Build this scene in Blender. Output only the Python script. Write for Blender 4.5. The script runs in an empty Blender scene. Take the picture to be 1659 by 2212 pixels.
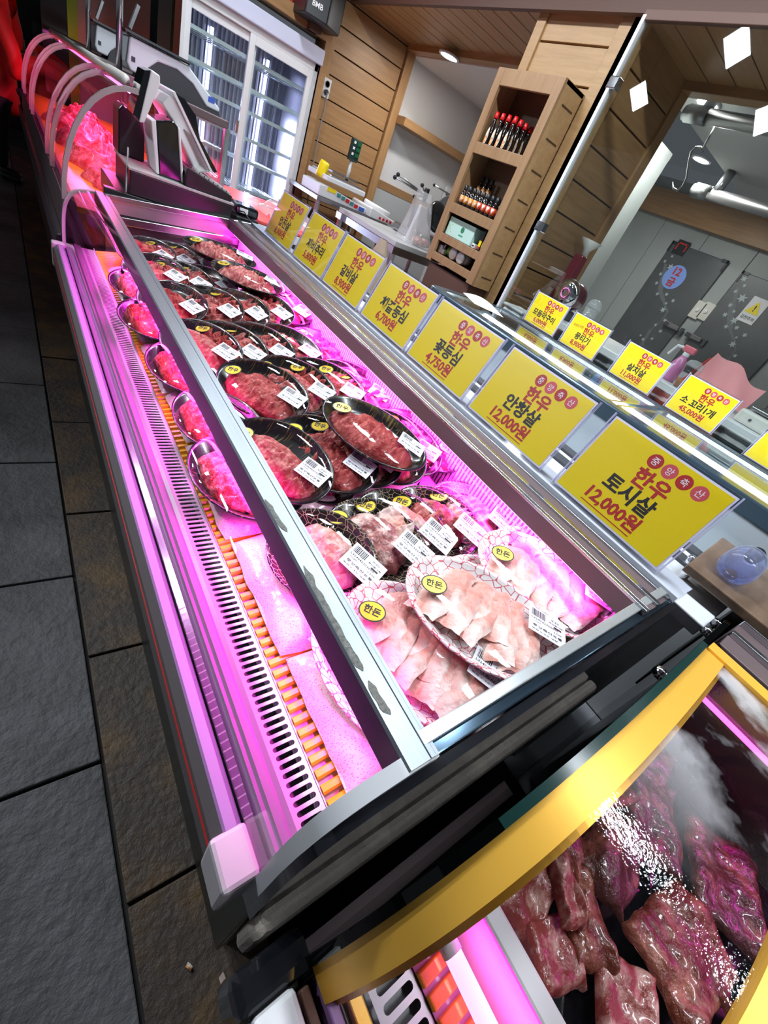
import bpy, bmesh, math, random
from mathutils import Vector, Matrix, noise
R_ = random.Random(7)
PI = math.pi
scene = bpy.context.scene
COL = scene.collection

# ------------------------------------------------------------------ camera
W, H, F = 1659, 2212, 917.0
CAM = Vector((0, 0, 1.35))
yaw, pitch, roll = math.radians(48.75), math.radians(-34.8), math.radians(26.14)
fw = Vector((math.sin(yaw)*math.cos(pitch), math.cos(yaw)*math.cos(pitch), math.sin(pitch)))
r0 = fw.cross(Vector((0, 0, 1))).normalized(); u0 = r0.cross(fw)
rt = r0*math.cos(roll)+u0*math.sin(roll); up = -r0*math.sin(roll)+u0*math.cos(roll)
cd = bpy.data.cameras.new('camera'); cam = bpy.data.objects.new('camera', cd); COL.objects.link(cam)
cd.sensor_fit = 'HORIZONTAL'; cd.sensor_width = 36; cd.lens = F/W*36; cd.clip_start = .01; cd.clip_end = 60
cam.matrix_world = Matrix(((rt.x, up.x, -fw.x, CAM.x), (rt.y, up.y, -fw.y, CAM.y), (rt.z, up.z, -fw.z, CAM.z), (0, 0, 0, 1)))
scene.camera = cam
def ray(x, y): return rt*((x-W/2)/F)-up*((y-H/2)/F)+fw
def PZ(x, y, z): d = ray(x, y); return CAM+d*((z-CAM.z)/d.z)
def PX(x, y, X): d = ray(x, y); return CAM+d*((X-CAM.x)/d.x)
def PY(x, y, Y): d = ray(x, y); return CAM+d*((Y-CAM.y)/d.y)

# ------------------------------------------------------------------ world, exposure
wd = bpy.data.worlds.new('world'); scene.world = wd; wd.use_nodes = True
wb = wd.node_tree.nodes['Background']; wb.inputs[0].default_value = (.80, .88, 1, 1); wb.inputs[1].default_value = .10
vs = scene.view_settings
vs.view_transform = 'Standard'; vs.look = 'None'; vs.exposure = 0.12; vs.gamma = 1; vs.use_curve_mapping = False
try:
    scene.cycles.caustics_reflective = False; scene.cycles.caustics_refractive = False
    scene.cycles.transparent_max_bounces = 24; scene.cycles.max_bounces = 8; scene.cycles.sample_clamp_indirect = 6
except Exception: pass

def area(name, loc, direction, sx, sy, power, color, parent=None, spread=PI):
    l = bpy.data.lights.new(name, 'AREA'); l.shape = 'RECTANGLE'; l.size = sx; l.size_y = sy; l.energy = power; l.color = color; l.spread = spread
    o = bpy.data.objects.new(name, l); COL.objects.link(o)
    d = Vector(direction).normalized()
    yv = Vector((0, 1, 0)); xv = yv.cross(-d).normalized(); yv = (-d).cross(xv)
    o.matrix_world = Matrix(((xv.x, yv.x, -d.x, loc[0]), (xv.y, yv.y, -d.y, loc[1]), (xv.z, yv.z, -d.z, loc[2]), (0, 0, 0, 1)))
    if parent:
        o.parent = parent; o.matrix_parent_inverse = parent.matrix_world.inverted() if parent.location.length == 0 else Matrix.Translation(-parent.location)
    return o
WHITE = (.86, .93, 1.0)
# (the lamps that carry these lights are modelled in the lamp section below)
LAMPS = [(1.2, -1.25, 2.75), (1.2, -.35, 2.75), (1.2, .55, 2.75), (1.2, 1.45, 2.75), (1.2, 2.35, 2.75), (1.2, 3.4, 2.75)]
for i, p in enumerate(LAMPS): area('lamp_light', (p[0], p[1], p[2]-.045), (0, 0, -1), .13, .52, 15, WHITE)
PINK = (1.0, .035, .70)

# ------------------------------------------------------------------ mesh helpers
class MB:
    def __init__(s): s.v = []; s.f = []; s.m = []; s.cur = 0
    def add(s, vs_, fs):
        b = len(s.v); s.v += [tuple(v) for v in vs_]; s.f += [tuple(i+b for i in f) for f in fs]; s.m += [s.cur]*len(fs); return s
    def box(s, x0, x1, y0, y1, z0, z1):
        return s.add([(x0, y0, z0), (x1, y0, z0), (x1, y1, z0), (x0, y1, z0), (x0, y0, z1), (x1, y0, z1), (x1, y1, z1), (x0, y1, z1)],
                     [(0, 3, 2, 1), (4, 5, 6, 7), (0, 1, 5, 4), (1, 2, 6, 5), (2, 3, 7, 6), (3, 0, 4, 7)])
    def obox(s, M, sx, sy, sz):
        h = [(-sx/2, -sy/2, -sz/2), (sx/2, -sy/2, -sz/2), (sx/2, sy/2, -sz/2), (-sx/2, sy/2, -sz/2), (-sx/2, -sy/2, sz/2), (sx/2, -sy/2, sz/2), (sx/2, sy/2, sz/2), (-sx/2, sy/2, sz/2)]
        return s.add([M @ Vector(p) for p in h], [(0, 3, 2, 1), (4, 5, 6, 7), (0, 1, 5, 4), (1, 2, 6, 5), (2, 3, 7, 6), (3, 0, 4, 7)])
    def poly(s, pts): return s.add(pts, [tuple(range(len(pts)))])
    def prism(s, prof, a, b, axis='y'):
        n = len(prof)
        mk = {'y': lambda p, t: (p[0], t, p[1]), 'x': lambda p, t: (t, p[0], p[1]), 'z': lambda p, t: (p[0], p[1], t)}[axis]
        vs_ = [mk(p, a) for p in prof]+[mk(p, b) for p in prof]
        fs = [tuple(range(n)), tuple(range(2*n-1, n-1, -1))]+[(i, i+n, (i+1) % n+n, (i+1) % n) for i in range(n)]
        return s.add(vs_, fs)
    def strip(s, prof, a, b):          # open sheet along y through an (x, z) profile
        n = len(prof)
        return s.add([(p[0], a, p[1]) for p in prof]+[(p[0], b, p[1]) for p in prof], [(i, i+1, i+1+n, i+n) for i in range(n-1)])
    def tube(s, pts, r, n=8, cap=True):
        pts = [Vector(p) for p in pts]; rs = r if isinstance(r, (list, tuple)) else [r]*len(pts)
        t0 = (pts[1]-pts[0]).normalized(); a = t0.orthogonal().normalized(); vs_ = []
        for i, p in enumerate(pts):
            t = ((pts[min(i+1, len(pts)-1)]-pts[i]).normalized()+(pts[i]-pts[max(i-1, 0)]).normalized()).normalized() if len(pts) > 2 else t0
            a = (a-t*a.dot(t)).normalized(); b = t.cross(a)
            vs_ += [p+(a*math.cos(2*PI*k/n)+b*math.sin(2*PI*k/n))*rs[i] for k in range(n)]
        fs = [(i*n+k, i*n+(k+1) % n, (i+1)*n+(k+1) % n, (i+1)*n+k) for i in range(len(pts)-1) for k in range(n)]
        if cap: fs += [tuple(range(n-1, -1, -1)), tuple((len(pts)-1)*n+k for k in range(n))]
        return s.add(vs_, fs)
    def lathe(s, prof, n=16, M=Matrix.Identity(4), sx=1, sy=1):
        vs_ = []
        for r, z in prof: vs_ += [M @ Vector((r*sx*math.cos(2*PI*k/n), r*sy*math.sin(2*PI*k/n), z)) for k in range(n)]
        fs = [(i*n+k, i*n+(k+1) % n, (i+1)*n+(k+1) % n, (i+1)*n+k) for i in range(len(prof)-1) for k in range(n)]
        if prof[0][0] > 1e-6: fs.append(tuple(range(n-1, -1, -1)))
        if prof[-1][0] > 1e-6: fs.append(tuple((len(prof)-1)*n+k for k in range(n)))
        return s.add(vs_, fs)
    def grid(s, fn, nu, nv):
        vs_ = [fn(i/nu, j/nv) for j in range(nv+1) for i in range(nu+1)]
        return s.add(vs_, [(j*(nu+1)+i, j*(nu+1)+i+1, (j+1)*(nu+1)+i+1, (j+1)*(nu+1)+i) for j in range(nv) for i in range(nu)])
    def mesh(s, mats, smooth=False):
        me = bpy.data.meshes.new('mesh'); me.from_pydata(s.v, [], s.f)
        for m in (mats if isinstance(mats, (list, tuple)) else [mats]): me.materials.append(m)
        if max(s.m, default=0): me.polygons.foreach_set('material_index', s.m)
        if smooth: me.polygons.foreach_set('use_smooth', [True]*len(me.polygons))
        if smooth == 'auto':
            me.update(); me.set_sharp_from_angle(angle=.6)
        me.update(); return me

def place(name, me, parent=None, bev=0, M=None):
    me.name = name
    o = bpy.data.objects.new(name, me); COL.objects.link(o)
    if M is not None: o.matrix_basis = M
    if parent is not None:
        o.parent = parent
        if M is None: o.matrix_parent_inverse = Matrix.Translation(-parent.location)
    if bev:
        b = o.modifiers.new('bevel', 'BEVEL'); b.width = bev; b.segments = 2; b.limit_method = 'ANGLE'; b.angle_limit = .6
    return o
def obj(name, mb, mat, parent=None, smooth=False, bev=0): return place(name, mb.mesh(mat, smooth), parent, bev)
def tag(o, label=None, cat=None, group=None, kind=None):
    if label: o['label'] = label
    if cat: o['category'] = cat
    if group: o['group'] = group
    if kind: o['kind'] = kind
    return o
def thing(name, label, cat, loc=(0, 0, 0), group=None):
    o = bpy.data.objects.new(name, None); COL.objects.link(o); o.location = loc; o.empty_display_size = .05
    return tag(o, label, cat, group)
def struct(name, mb, mat, parent=None, label=None, smooth=False, bev=0):
    o = obj(name, mb, mat, parent, smooth, bev)
    if parent is None: o['kind'] = 'structure'
    if label: o['label'] = label
    return o
def part(name, me, parent, M=Matrix.Identity(4), bev=0):     # child in the parent's own space (shared mesh data)
    o = bpy.data.objects.new(name, me); COL.objects.link(o); o.parent = parent; o.matrix_basis = M
    if bev:
        b = o.modifiers.new('bevel', 'BEVEL'); b.width = bev; b.segments = 2; b.limit_method = 'ANGLE'; b.angle_limit = .6
    return o
def T(x, y, z): return Matrix.Translation((x, y, z))
def Rx(a): return Matrix.Rotation(a, 4, 'X')
def Ry(a): return Matrix.Rotation(a, 4, 'Y')
def Rz(a): return Matrix.Rotation(a, 4, 'Z')
def S(x, y, z): return Matrix.Diagonal((x, y, z, 1))

# lettering ---------------------------------------------------------------
_tc = {}
def text_data(s, bold=0.0, res=2):
    k = (s, bold, res)
    if k not in _tc:
        c = bpy.data.curves.new('lettering', 'FONT'); c.body = s; c.size = 1; c.resolution_u = res; c.offset = bold
        o = bpy.data.objects.new('lettering', c); COL.objects.link(o)
        me = bpy.data.meshes.new_from_object(o)
        vv = [tuple(v.co) for v in me.vertices]; ff = [tuple(p.vertices) for p in me.polygons]
        bpy.data.objects.remove(o); bpy.data.curves.remove(c); bpy.data.meshes.remove(me)
        xs = [v[0] for v in vv]; ys = [v[1] for v in vv]
        cx = (min(xs)+max(xs))/2; cy = (min(ys)+max(ys))/2
        _tc[k] = ([(a-cx, b-cy) for a, b, _ in vv], ff, max(xs)-min(xs), max(ys)-min(ys))
    return _tc[k]
def put_text(mb, s, M, h=None, w=None, bold=0.0, res=2):
    """append lettering centred at M's origin, in M's xy plane, fitted to height h and/or width w"""
    vv, ff, tw, th = text_data(s, bold, res)
    sx = sy = None
    if h: sy = h/th
    if w: sx = w/tw
    sx = sx or sy; sy = sy or sx
    mb.add([M @ Vector((x*sx, y*sy, 0)) for x, y in vv], ff)

# ------------------------------------------------------------------ materials
def newmat(name):
    m = bpy.data.materials.new(name); m.use_nodes = True
    return m, m.node_tree.nodes, m.node_tree.links, m.node_tree.nodes['Principled BSDF']
def c4(c): return (c[0], c[1], c[2], 1)
def M_(name, col, rough=.5, metal=0, vary=None, bump=None, emit=None, coat=0, alpha=None, spec=None, sss=0, coord='Object'):
    """vary=(scale, colour2, lo, hi, stretch)   bump=(scale, strength, stretch)"""
    m, N, L, b = newmat(name)
    b.inputs['Base Color'].default_value = c4(col); b.inputs['Roughness'].default_value = rough; b.inputs['Metallic'].default_value = metal
    if coat: b.inputs['Coat Weight'].default_value = coat; b.inputs['Coat Roughness'].default_value = .08
    if spec is not None: b.inputs['Specular IOR Level'].default_value = spec
    if emit: b.inputs['Emission Color'].default_value = c4(emit[0]); b.inputs['Emission Strength'].default_value = emit[1]
    if alpha is not None: b.inputs['Alpha'].default_value = alpha
    if sss: b.inputs['Subsurface Weight'].default_value = sss; b.inputs['Subsurface Radius'].default_value = (.01, .004, .003)
    if vary or bump:
        tc = N.new('ShaderNodeTexCoord')
        def nz(scale, stretch, detail=5):
            mp = N.new('ShaderNodeMapping'); mp.inputs['Scale'].default_value = stretch or (1, 1, 1)
            L.new(tc.outputs[coord], mp.inputs[0])
            n = N.new('ShaderNodeTexNoise'); n.inputs['Scale'].default_value = scale; n.inputs['Detail'].default_value = detail; n.inputs['Roughness'].default_value = .6
            L.new(mp.outputs[0], n.inputs['Vector']); return n
        if vary:
            n = nz(vary[0], vary[4] if len(vary) > 4 else None)
            rp = N.new('ShaderNodeValToRGB'); rp.color_ramp.elements[0].position = vary[2]; rp.color_ramp.elements[1].position = vary[3]
            rp.color_ramp.elements[0].color = c4(col); rp.color_ramp.elements[1].color = c4(vary[1])
            L.new(n.outputs[0], rp.inputs[0]); L.new(rp.outputs[0], b.inputs['Base Color'])
        if bump:
            n = nz(bump[0], bump[2] if len(bump) > 2 else None)
            bp = N.new('ShaderNodeBump'); bp.inputs['Strength'].default_value = bump[1]; bp.inputs['Distance'].default_value = .01
            L.new(n.outputs[0], bp.inputs['Height']); L.new(bp.outputs[0], b.inputs['Normal'])
    return m
def glass(name, tint=(1, 1, 1), ior=1.45, rough=.0, bump=None, haze=0.0, hazecol=(1, 1, 1)):
    """thin clear sheet: see-through with mirror reflections by angle"""
    m, N, L, b = newmat(name); N.remove(b); out = N['Material Output']
    tr = N.new('ShaderNodeBsdfTransparent'); tr.inputs[0].default_value = c4(tint)
    gl = N.new('ShaderNodeBsdfGlossy'); gl.inputs['Roughness'].default_value = rough
    f0 = ((ior-1)/(ior+1))**2
    lw = N.new('ShaderNodeLayerWeight'); pw = N.new('ShaderNodeMath'); pw.operation = 'POWER'; pw.inputs[1].default_value = 5; L.new(lw.outputs['Facing'], pw.inputs[0])
    ma = N.new('ShaderNodeMath'); ma.operation = 'MULTIPLY_ADD'; ma.inputs[1].default_value = 1-f0; ma.inputs[2].default_value = f0; L.new(pw.outputs[0], ma.inputs[0])
    mx = N.new('ShaderNodeMixShader'); L.new(ma.outputs[0], mx.inputs[0]); L.new(tr.outputs[0], mx.inputs[1]); L.new(gl.outputs[0], mx.inputs[2])
    if bump:
        tc = N.new('ShaderNodeTexCoord'); n = N.new('ShaderNodeTexNoise'); n.inputs['Scale'].default_value = bump[0]; L.new(tc.outputs['Object'], n.inputs['Vector'])
        bp = N.new('ShaderNodeBump'); bp.inputs['Strength'].default_value = bump[1]; bp.inputs['Distance'].default_value = .01
        L.new(n.outputs[0], bp.inputs['Height']); L.new(bp.outputs[0], gl.inputs['Normal'])
    last = mx
    if haze:
        df = N.new('ShaderNodeBsdfDiffuse'); df.inputs[0].default_value = c4(hazecol)
        m2 = N.new('ShaderNodeMixShader'); m2.inputs[0].default_value = haze; L.new(mx.outputs[0], m2.inputs[1]); L.new(df.outputs[0], m2.inputs[2]); last = m2
    L.new(last.outputs[0], out.inputs[0]); return m

def wood(name, c1, c2, stretch=(1, 14, 14), rough=.45):
    return M_(name, c1, rough, vary=(3.2, c2, .3, .72, stretch), bump=(6, .08, stretch))
M = {}
M['wood_y'] = wood('oak_board_y', (.40, .225, .095), (.29, .155, .062), (12, 1, 16))
M['wood_x'] = wood('oak_board_x', (.40, .225, .095), (.29, .155, .062), (1, 12, 16))
M['wood_z'] = wood('oak_trim_z', (.42, .24, .10), (.31, .165, .066), (14, 14, 1))
M['wood_pale'] = wood('pale_oak', (.50, .31, .145), (.40, .235, .10), (12, 1.2, 16))
M['wood_gap'] = M_('dark_joint', (.07, .035, .015), .8)
M['brownpanel'] = M_('brown_panel', (.10, .045, .03), .6)
M['white_wall'] = M_('white_plaster', (.72, .72, .71), .7, bump=(60, .05))
M['cold_wall'] = M_('insulated_panel', (.36, .39, .38), .45, vary=(3, (.32, .35, .345), .35, .7))
M['cold_door'] = M_('brushed_door', (.085, .09, .092), .38, .35, vary=(4, (.11, .115, .118), .3, .7))
M['alu'] = M_('aluminium', (.62, .65, .68), .22, 1.0, bump=(90, .03, (1, .03, 1)))
M['alu_d'] = M_('dark_aluminium', (.14, .10, .105), .5, .35)
M['chrome'] = M_('chrome', (.85, .87, .9), .06, 1.0)
M['steel'] = M_('stainless_steel', (.55, .56, .58), .28, 1.0, vary=(20, (.46, .47, .49), .3, .7, (1, .05, 1)))
M['black'] = M_('black_plastic', (.012, .012, .014), .35)
M['blackgloss'] = M_('black_gloss', (.008, .009, .012), .07, coat=.6)
M['darkgreen'] = M_('dark_green_panel', (.010, .016, .015), .30, vary=(9, (.02, .024, .022), .4, .8))
M['grey'] = M_('grey_plastic', (.23, .235, .25), .4)
M['dgrey'] = M_('dark_grey_plastic', (.05, .052, .06), .4)
M['white'] = M_('white_plastic', (.78, .79, .80), .35)
M['cream'] = M_('cream_plastic', (.70, .68, .62), .4)
M['pvc'] = M_('mauve_pvc', (.30, .16, .36), .42)
M['bluegrey'] = M_('blue_grey_strip', (.22, .27, .31), .35)
M['red'] = M_('red_plastic', (.62, .02, .018), .4)
M['orange'] = M_('orange_slat', (1.0, .44, .012), .28, vary=(30, (1.0, .56, .03), .35, .75))
M['ink'] = M_('black_ink', (.012, .011, .010), .5)
M['redink'] = M_('red_ink', (.50, .018, .015), .5)
M['pinkink'] = M_('pale_red_ink', (.70, .09, .10), .5)
M['whiteink'] = M_('white_ink', (.9, .88, .86), .5)
M['yellow'] = M_('yellow_card', (.93, .73, .002), .38)
M['paper'] = M_('white_paper', (.82, .83, .85), .6)
M['gold'] = M_('gold_trim', (.84, .46, .06), .42, .35)
M['goldsticker'] = M_('gold_sticker', (.88, .62, .05), .28, .35)
M['glass'] = glass('clear_glass', (.965, .985, .98))
M['glass_mir'] = glass('partition_glass', (.90, .93, .92), 1.75)
M['glass_edge'] = M_('green_glass_edge', (.006, .028, .024), .25)
M['acryl'] = glass('clear_acrylic', (.97, .97, .99), 1.42)
M['film'] = glass('cling_film', (.99, .99, .99), 1.38, .02, bump=(30, .035))
M['bag'] = glass('thin_plastic_bag', (.93, .94, .95), 1.5, .12, bump=(30, .6), haze=.22)
M['led_pink'] = M_('pink_led', (1, .3, .8), .4, emit=((1, .16, .72), 9))
M['led_white'] = M_('white_led', (1, 1, 1), .4, emit=((.88, .94, 1), 14))
M['led_soft'] = M_('soft_led', (1, 1, 1), .4, emit=((.9, .95, 1), 5))
# ------------------------------------------------------------------ floor
M['stone'] = M_('grey_paving_stone', (.19, .19, .195), .55, vary=(3.2, (.085, .08, .08), .35, .7), bump=(34, .7))
M['stone_b'] = M_('brown_stained_stone', (.085, .065, .052), .55, vary=(5, (.22, .13, .05), .46, .72), bump=(38, .7))
M['grout'] = M_('dark_grout', (.028, .026, .025), .8)
fl = MB(); fl.box(-6, 7, -3, 14, -.08, -.012); floor = struct('floor', fl, M['grout'], label='dark stone slab floor of the market aisle')
cols = [-3.4, -2.9, -2.4, -1.95, -1.5, -1.1, -.74, -.38, .048, .30]
for i in range(len(cols)-1):
    y = -1.8-(.31 if i % 2 else 0)+.12
    for k in range(16):
        L_ = .63; jz = R_.uniform(-.003, .002)
        b = MB(); g = .004; b.box(cols[i]+g, cols[i+1]-g, y+g, y+L_-g, -.012, jz)
        obj('paving_slab', b, M['stone_b'] if i == len(cols)-2 else M['stone'], floor, bev=.003); y += L_
pf = MB(); pf.box(.955, 6.3, -2.5, 5.6, -.01, .25); struct('floor_platform', pf, M['grey'], label='raised grey working floor behind the counter')

# ------------------------------------------------------------------ far wall (faces the camera side), Y = 4.5
PIT = .145; Z0 = .25
wf = MB(); wf.box(2.02, 2.86, 4.52, 4.60, .25, 2.36); wall_far = struct('wall_far', wf, M['wood_gap'], label='oak plank wall beside the tall refrigerator')
z = 1.12-PIT*6
while z < 2.29:
    b = MB(); b.box(2.125, 2.762, 4.50, 4.521, z+.004, min(z+PIT-.004, 2.33)); obj('plank', b, M['wood_x'], wall_far, bev=.002); z += PIT
for x0, x1, y0 in ((2.035, 2.118, 4.47), (2.768, 2.85, 4.47)):
    b = MB(); b.box(x0, x1, y0, 4.53, .25, 2.36); obj('trim_post', b, M['wood_z'], wall_far, bev=.003)
# wall left of the refrigerator and the dim shopfront beyond
bw = MB(); bw.box(.62, 1.19, 6.40, 6.5, 0, 3); struct('wall_beige', bw, M_('beige_wall', (.52, .46, .40), .6), label='plain beige wall end left of the refrigerator')
bw = MB(); bw.box(.545, .62, 6.39, 6.47, 0, 3); struct('trim_green', bw, M_('lime_green', (.30, .62, .015), .5), label='lime green vertical trim strip')
bw = MB(); bw.box(.36, .545, 6.42, 6.48, 0, 3); struct('window_far', bw, M_('dark_shopfront_glass', (.02, .024, .026), .1, coat=.4), label='dark shop window behind the green strip')
bw = MB(); bw.box(.945, .985, 4.34, 4.42, .25, 2.3); tag(obj('red_brown_post', bw, M_('polished_post', (.12, .03, .02), .12, .6)), 'polished red-brown post along the left edge of the refrigerator', 'post')
# beam and red fascia above the refrigerator
bm_ = MB(); bm_.box(.9, 2.035, 4.36, 4.55, 1.985, 2.06); bm_.box(1.985, 2.04, 4.36, 4.55, .25, 1.99); struct('trim_1', bm_, M['wood_x'], label='oak surround above and beside the refrigerator', bev=.003)
rb = thing('red_fascia_banner', 'red fascia banner with a white swirl above the refrigerator', 'banner', (1.4, 4.40, 2.06))
b = MB(); b.box(.7, 1.98, 4.40, 4.44, 2.06, 2.75); obj('board', b, M['red'], rb)
b = MB()
q0 = PY(602, 2, 4.395)
pts = [q0+Vector((-.10, 0, .06)), q0+Vector((-.03, 0, .05)), q0+Vector((.0, 0, .02)), q0+Vector((.015, 0, -.015)), q0+Vector((-.005, 0, -.02))]
b.tube(pts, [.012, .018, .02, .014, .004], 8); obj('white_swirl', b, M['whiteink'], rb, True)

# ------------------------------------------------------------------ soffit (wood boards), pillar and return wall
sf = MB(); sf.box(2.2, 2.84, -2.4, 4.6, 2.318, 2.36); sf.box(2.17, 2.2, -2.4, 4.6, 2.28, 3.0)
soff = struct('ceiling', sf, M['brownpanel'], label='dark wooden soffit and fascia over the counter')
y = 4.5
while y > -.9:
    b = MB(); b.box(2.205, 2.80, y-PIT+.004, y-.004, 2.30, 2.318); obj('board', b, M['wood_x'], soff); y -= PIT
b = MB(); b.box(2.76, 2.84, -2.4, 4.5, 2.262, 2.32); obj('edge_beam', b, M['wood_y'], soff, bev=.003)
PX0 = 2.23
pl = MB(); pl.box(PX0+.02, 2.80, 1.89, 2.48, .25, 2.36); pillar = struct('wall_pillar', pl, M['wood_gap'], label='pale oak clad pillar behind the bottle cabinet')
z = 2.19-PIT*13
while z < 2.33:
    b = MB(); b.box(PX0, PX0+.022, 1.965, 2.425, z+.004, min(z+PIT-.004, 2.34)); obj('plank', b, M['wood_pale'], pillar, bev=.002)
    b = MB(); b.box(2.30, 2.765, 1.87, 1.892, z-.03+.004, min(z-.03+PIT-.004, 2.33)); obj('plank', b, M['wood_x'], pillar, bev=.002)
    z += PIT
for bx in ((PX0-.012, PX0+.03, 2.425, 2.49), (PX0-.012, PX0+.03, 1.862, 1.965), (PX0-.012, 2.30, 1.858, 1.90), (2.765, 2.84, 1.855, 1.90)):
    b = MB(); b.box(*bx, .25, 2.345); obj('trim_post', b, M['wood_pale'] if bx[0] < 2.3 else M['wood_z'], pillar, bev=.003)

# ------------------------------------------------------------------ niche with white walls
nw = MB(); nw.box(2.85, 4.0, 4.55, 4.62, .25, 2.30); nw.box(3.86, 3.93, 2.48, 4.56, .25, 2.30); pass
nb = MB(); nb.box(2.79, 3.93, 2.43, 2.475, .25, 2.30); struct('wall_niche_back', nb, M['cold_wall'], label='grey outer side of the niche towards the back room')
struct('wall_niche', nw, M['white_wall'], label='white plaster walls of the niche with the slicer')
nc = MB(); nc.box(2.84, 3.95, 2.44, 4.62, 2.255, 2.30); struct('ceiling_niche', nc, M['white_wall'], label='white ceiling of the niche')
sh = MB(); sh.box(2.84, 3.86, 4.33, 4.55, 1.80, 1.86); tag(obj('wall_shelf', sh, M['wood_x'], bev=.003), 'oak wall shelf across the white niche', 'shelf')
tb = MB(); tb.box(2.85, 3.86, 4.535, 4.555, 1.30, 1.365); struct('trim_2', tb, M['wood_x'], label='narrow oak rail low on the white niche wall')
bs = MB(); bs.box(2.85, 3.86, 4.54, 4.556, .25, 1.30); struct('wall_splash', bs, M_('pale_grey_tile', (.48, .50, .50), .3), label='pale grey splashback under the oak rail')

# ------------------------------------------------------------------ back room with cold store
cr = MB(); cr.box(2.84, 6.2, -2.4, 2.44, 2.48, 2.53); struct('ceiling_back', cr, M_('grey_white_ceiling', (.60, .61, .60), .6), label='pale ceiling of the back room')
cw = MB(); cw.box(6.0, 6.1, -2.4, 5.0, .25, 2.6); wall_cold = struct('wall_cold', cw, M['cold_wall'], label='grey insulated panel wall of the cold store')
y = 4.4
while y > -.5:
    b = MB(); b.box(5.985, 6.002, y-.55+.004, y-.004, .25, 2.27); obj('panel', b, M['cold_wall'], wall_cold, bev=.002); y -= .55
bb = MB(); bb.box(5.88, 6.0, -2.4, 4.6, 2.24, 2.48); struct('trim_3', bb, M['wood_y'], label='oak beam over the cold store doors', bev=.004)
wn = MB(); wn.box(2.86, 6.0, 4.62, 4.7, .25, 2.5); struct('wall_back_room', wn, M['cold_wall'], label='grey side wall of the back room')

M['door_ribbon'] = M_('pale_ribbon_print', (.14, .15, .155), .4)
M['flake'] = M_('snowflake_print', (.42, .48, .5), .4)
def star(mb, y, z, r, x):
    n = 6; p = []
    for k in range(12):
        rr = r if k % 2 == 0 else r*.42; p.append((x, y+rr*math.sin(PI*k/6), z+rr*math.cos(PI*k/6)))
    mb.poly(p)
DX = 5.955
def cold_door(n, ya, yb, ztop, label, hy, flakes):
    root = thing('door_%d' % n, label, None, (DX, ya, .3)); root['kind'] = 'structure'; del_cat(root)
    b = MB(); b.box(DX, 5.99, min(ya, yb), max(ya, yb), .32, ztop); obj('door_leaf', b, M['cold_door'], root, bev=.006)
    for (yy, sg) in ((ya, -1), (yb, 1)):
        k = MB(); k.box(DX-.008, DX, min(yy, yy+sg*.075), max(yy, yy+sg*.075), ztop-.022, ztop+.008); k.box(DX-.008, DX, min(yy, yy+sg*.022), max(yy, yy+sg*.022), ztop-.10, ztop+.008)
        obj('corner_bracket', k, M['black'], root)
    h = MB(); c = hy
    h.prism([(c[0]-.10, c[1]-.022), (c[0]+.09, c[1]-.028), (c[0]+.10, c[1]), (c[0]+.08, c[1]+.028), (c[0]-.09, c[1]+.022)], DX-.06, DX-.012, 'x')
    ho = obj('handle', h, M_('grey_handle', (.16, .15, .155), .45), root, bev=.008)
    h = MB(); h.box(DX-.068, DX-.055, c[0]+.03, c[0]+.085, c[1]-.018, c[1]+.018); obj('grip_pad', h, M['dgrey'], ho)
    h = MB(); h.box(DX-.03, DX, c[0]-.145, c[0]-.105, c[1]-.05, c[1]+.03); obj('latch_bracket', h, M['dgrey'], root, bev=.004)
    rb = MB()
    for (px, py, pr) in flakes[1]:
        pass
    w0 = flakes[0]
    path = [PX(px, py, DX-.004) for px, py in w0]
    for i in range(len(path)-1):
        a, bq = path[i], path[i+1]; wd_ = .02+.015*math.sin(i)
        rb.poly([(DX-.003, a.y-wd_, a.z), (DX-.003, a.y+wd_, a.z), (DX-.003, bq.y+wd_, bq.z), (DX-.003, bq.y-wd_, bq.z)])
    obj('ribbon_print', rb, M['door_ribbon'], root)
    for (px, py, pr) in flakes[1]:
        q = PX(px, py, DX); s = MB(); star(s, q.y, q.z, pr, DX-.005); obj('snowflake_print', s, M['flake'], root)
    return root
def del_cat(o):
    if 'category' in o: del o['category']
def cp4(a, b): return (1380+a/5.82, 480+b/5.82)
fl1 = [(420, 430, .03), (330, 492, .035), (400, 568, .07), (275, 652, .04), (316, 724, .03), (225, 765, .04), (235, 902, .04), (350, 908, .04), (432, 988, .04), (345, 1020, .03), (305, 1103, .06), (332, 1236, .045), (213, 1292, .035), (273, 1370, .04), (168, 1465, .035), (55, 1472, .04), (25, 1423, .03)]
fl2 = [(1325, 715, .06), (1330, 800, .04), (1218, 870, .04), (1300, 957, .085), (1150, 1043, .045), (1197, 1122, .035), (1085, 1163, .05), (1340, 1117, .035), (1202, 1236, .07), (1232, 1327, .045), (1097, 1312, .045), (1333, 1420, .045), (1228, 1450, .03), (1180, 1535, .065), (1063, 1740, .05), (1210, 1680, .04)]
d1a, d1b = PX(1454, 521, DX), PX(1574, 568, DX); d2a = PX(1605, 586, DX)
h1, h2 = PX(*cp4(425, 1310), DX), PX(*cp4(700, 1450), DX)
cold_door(1, d1a.y, d1b.y, d1a.z, 'left grey cold store door with a round blue sticker', (h1.y, h1.z), ([cp4(*q) for q in ((340, 520), (300, 700), (270, 850), (310, 1000), (360, 1130), (290, 1230), (150, 1350), (30, 1550))], [(*cp4(a, b), r*.6) for a, b, r in fl1]))
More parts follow.
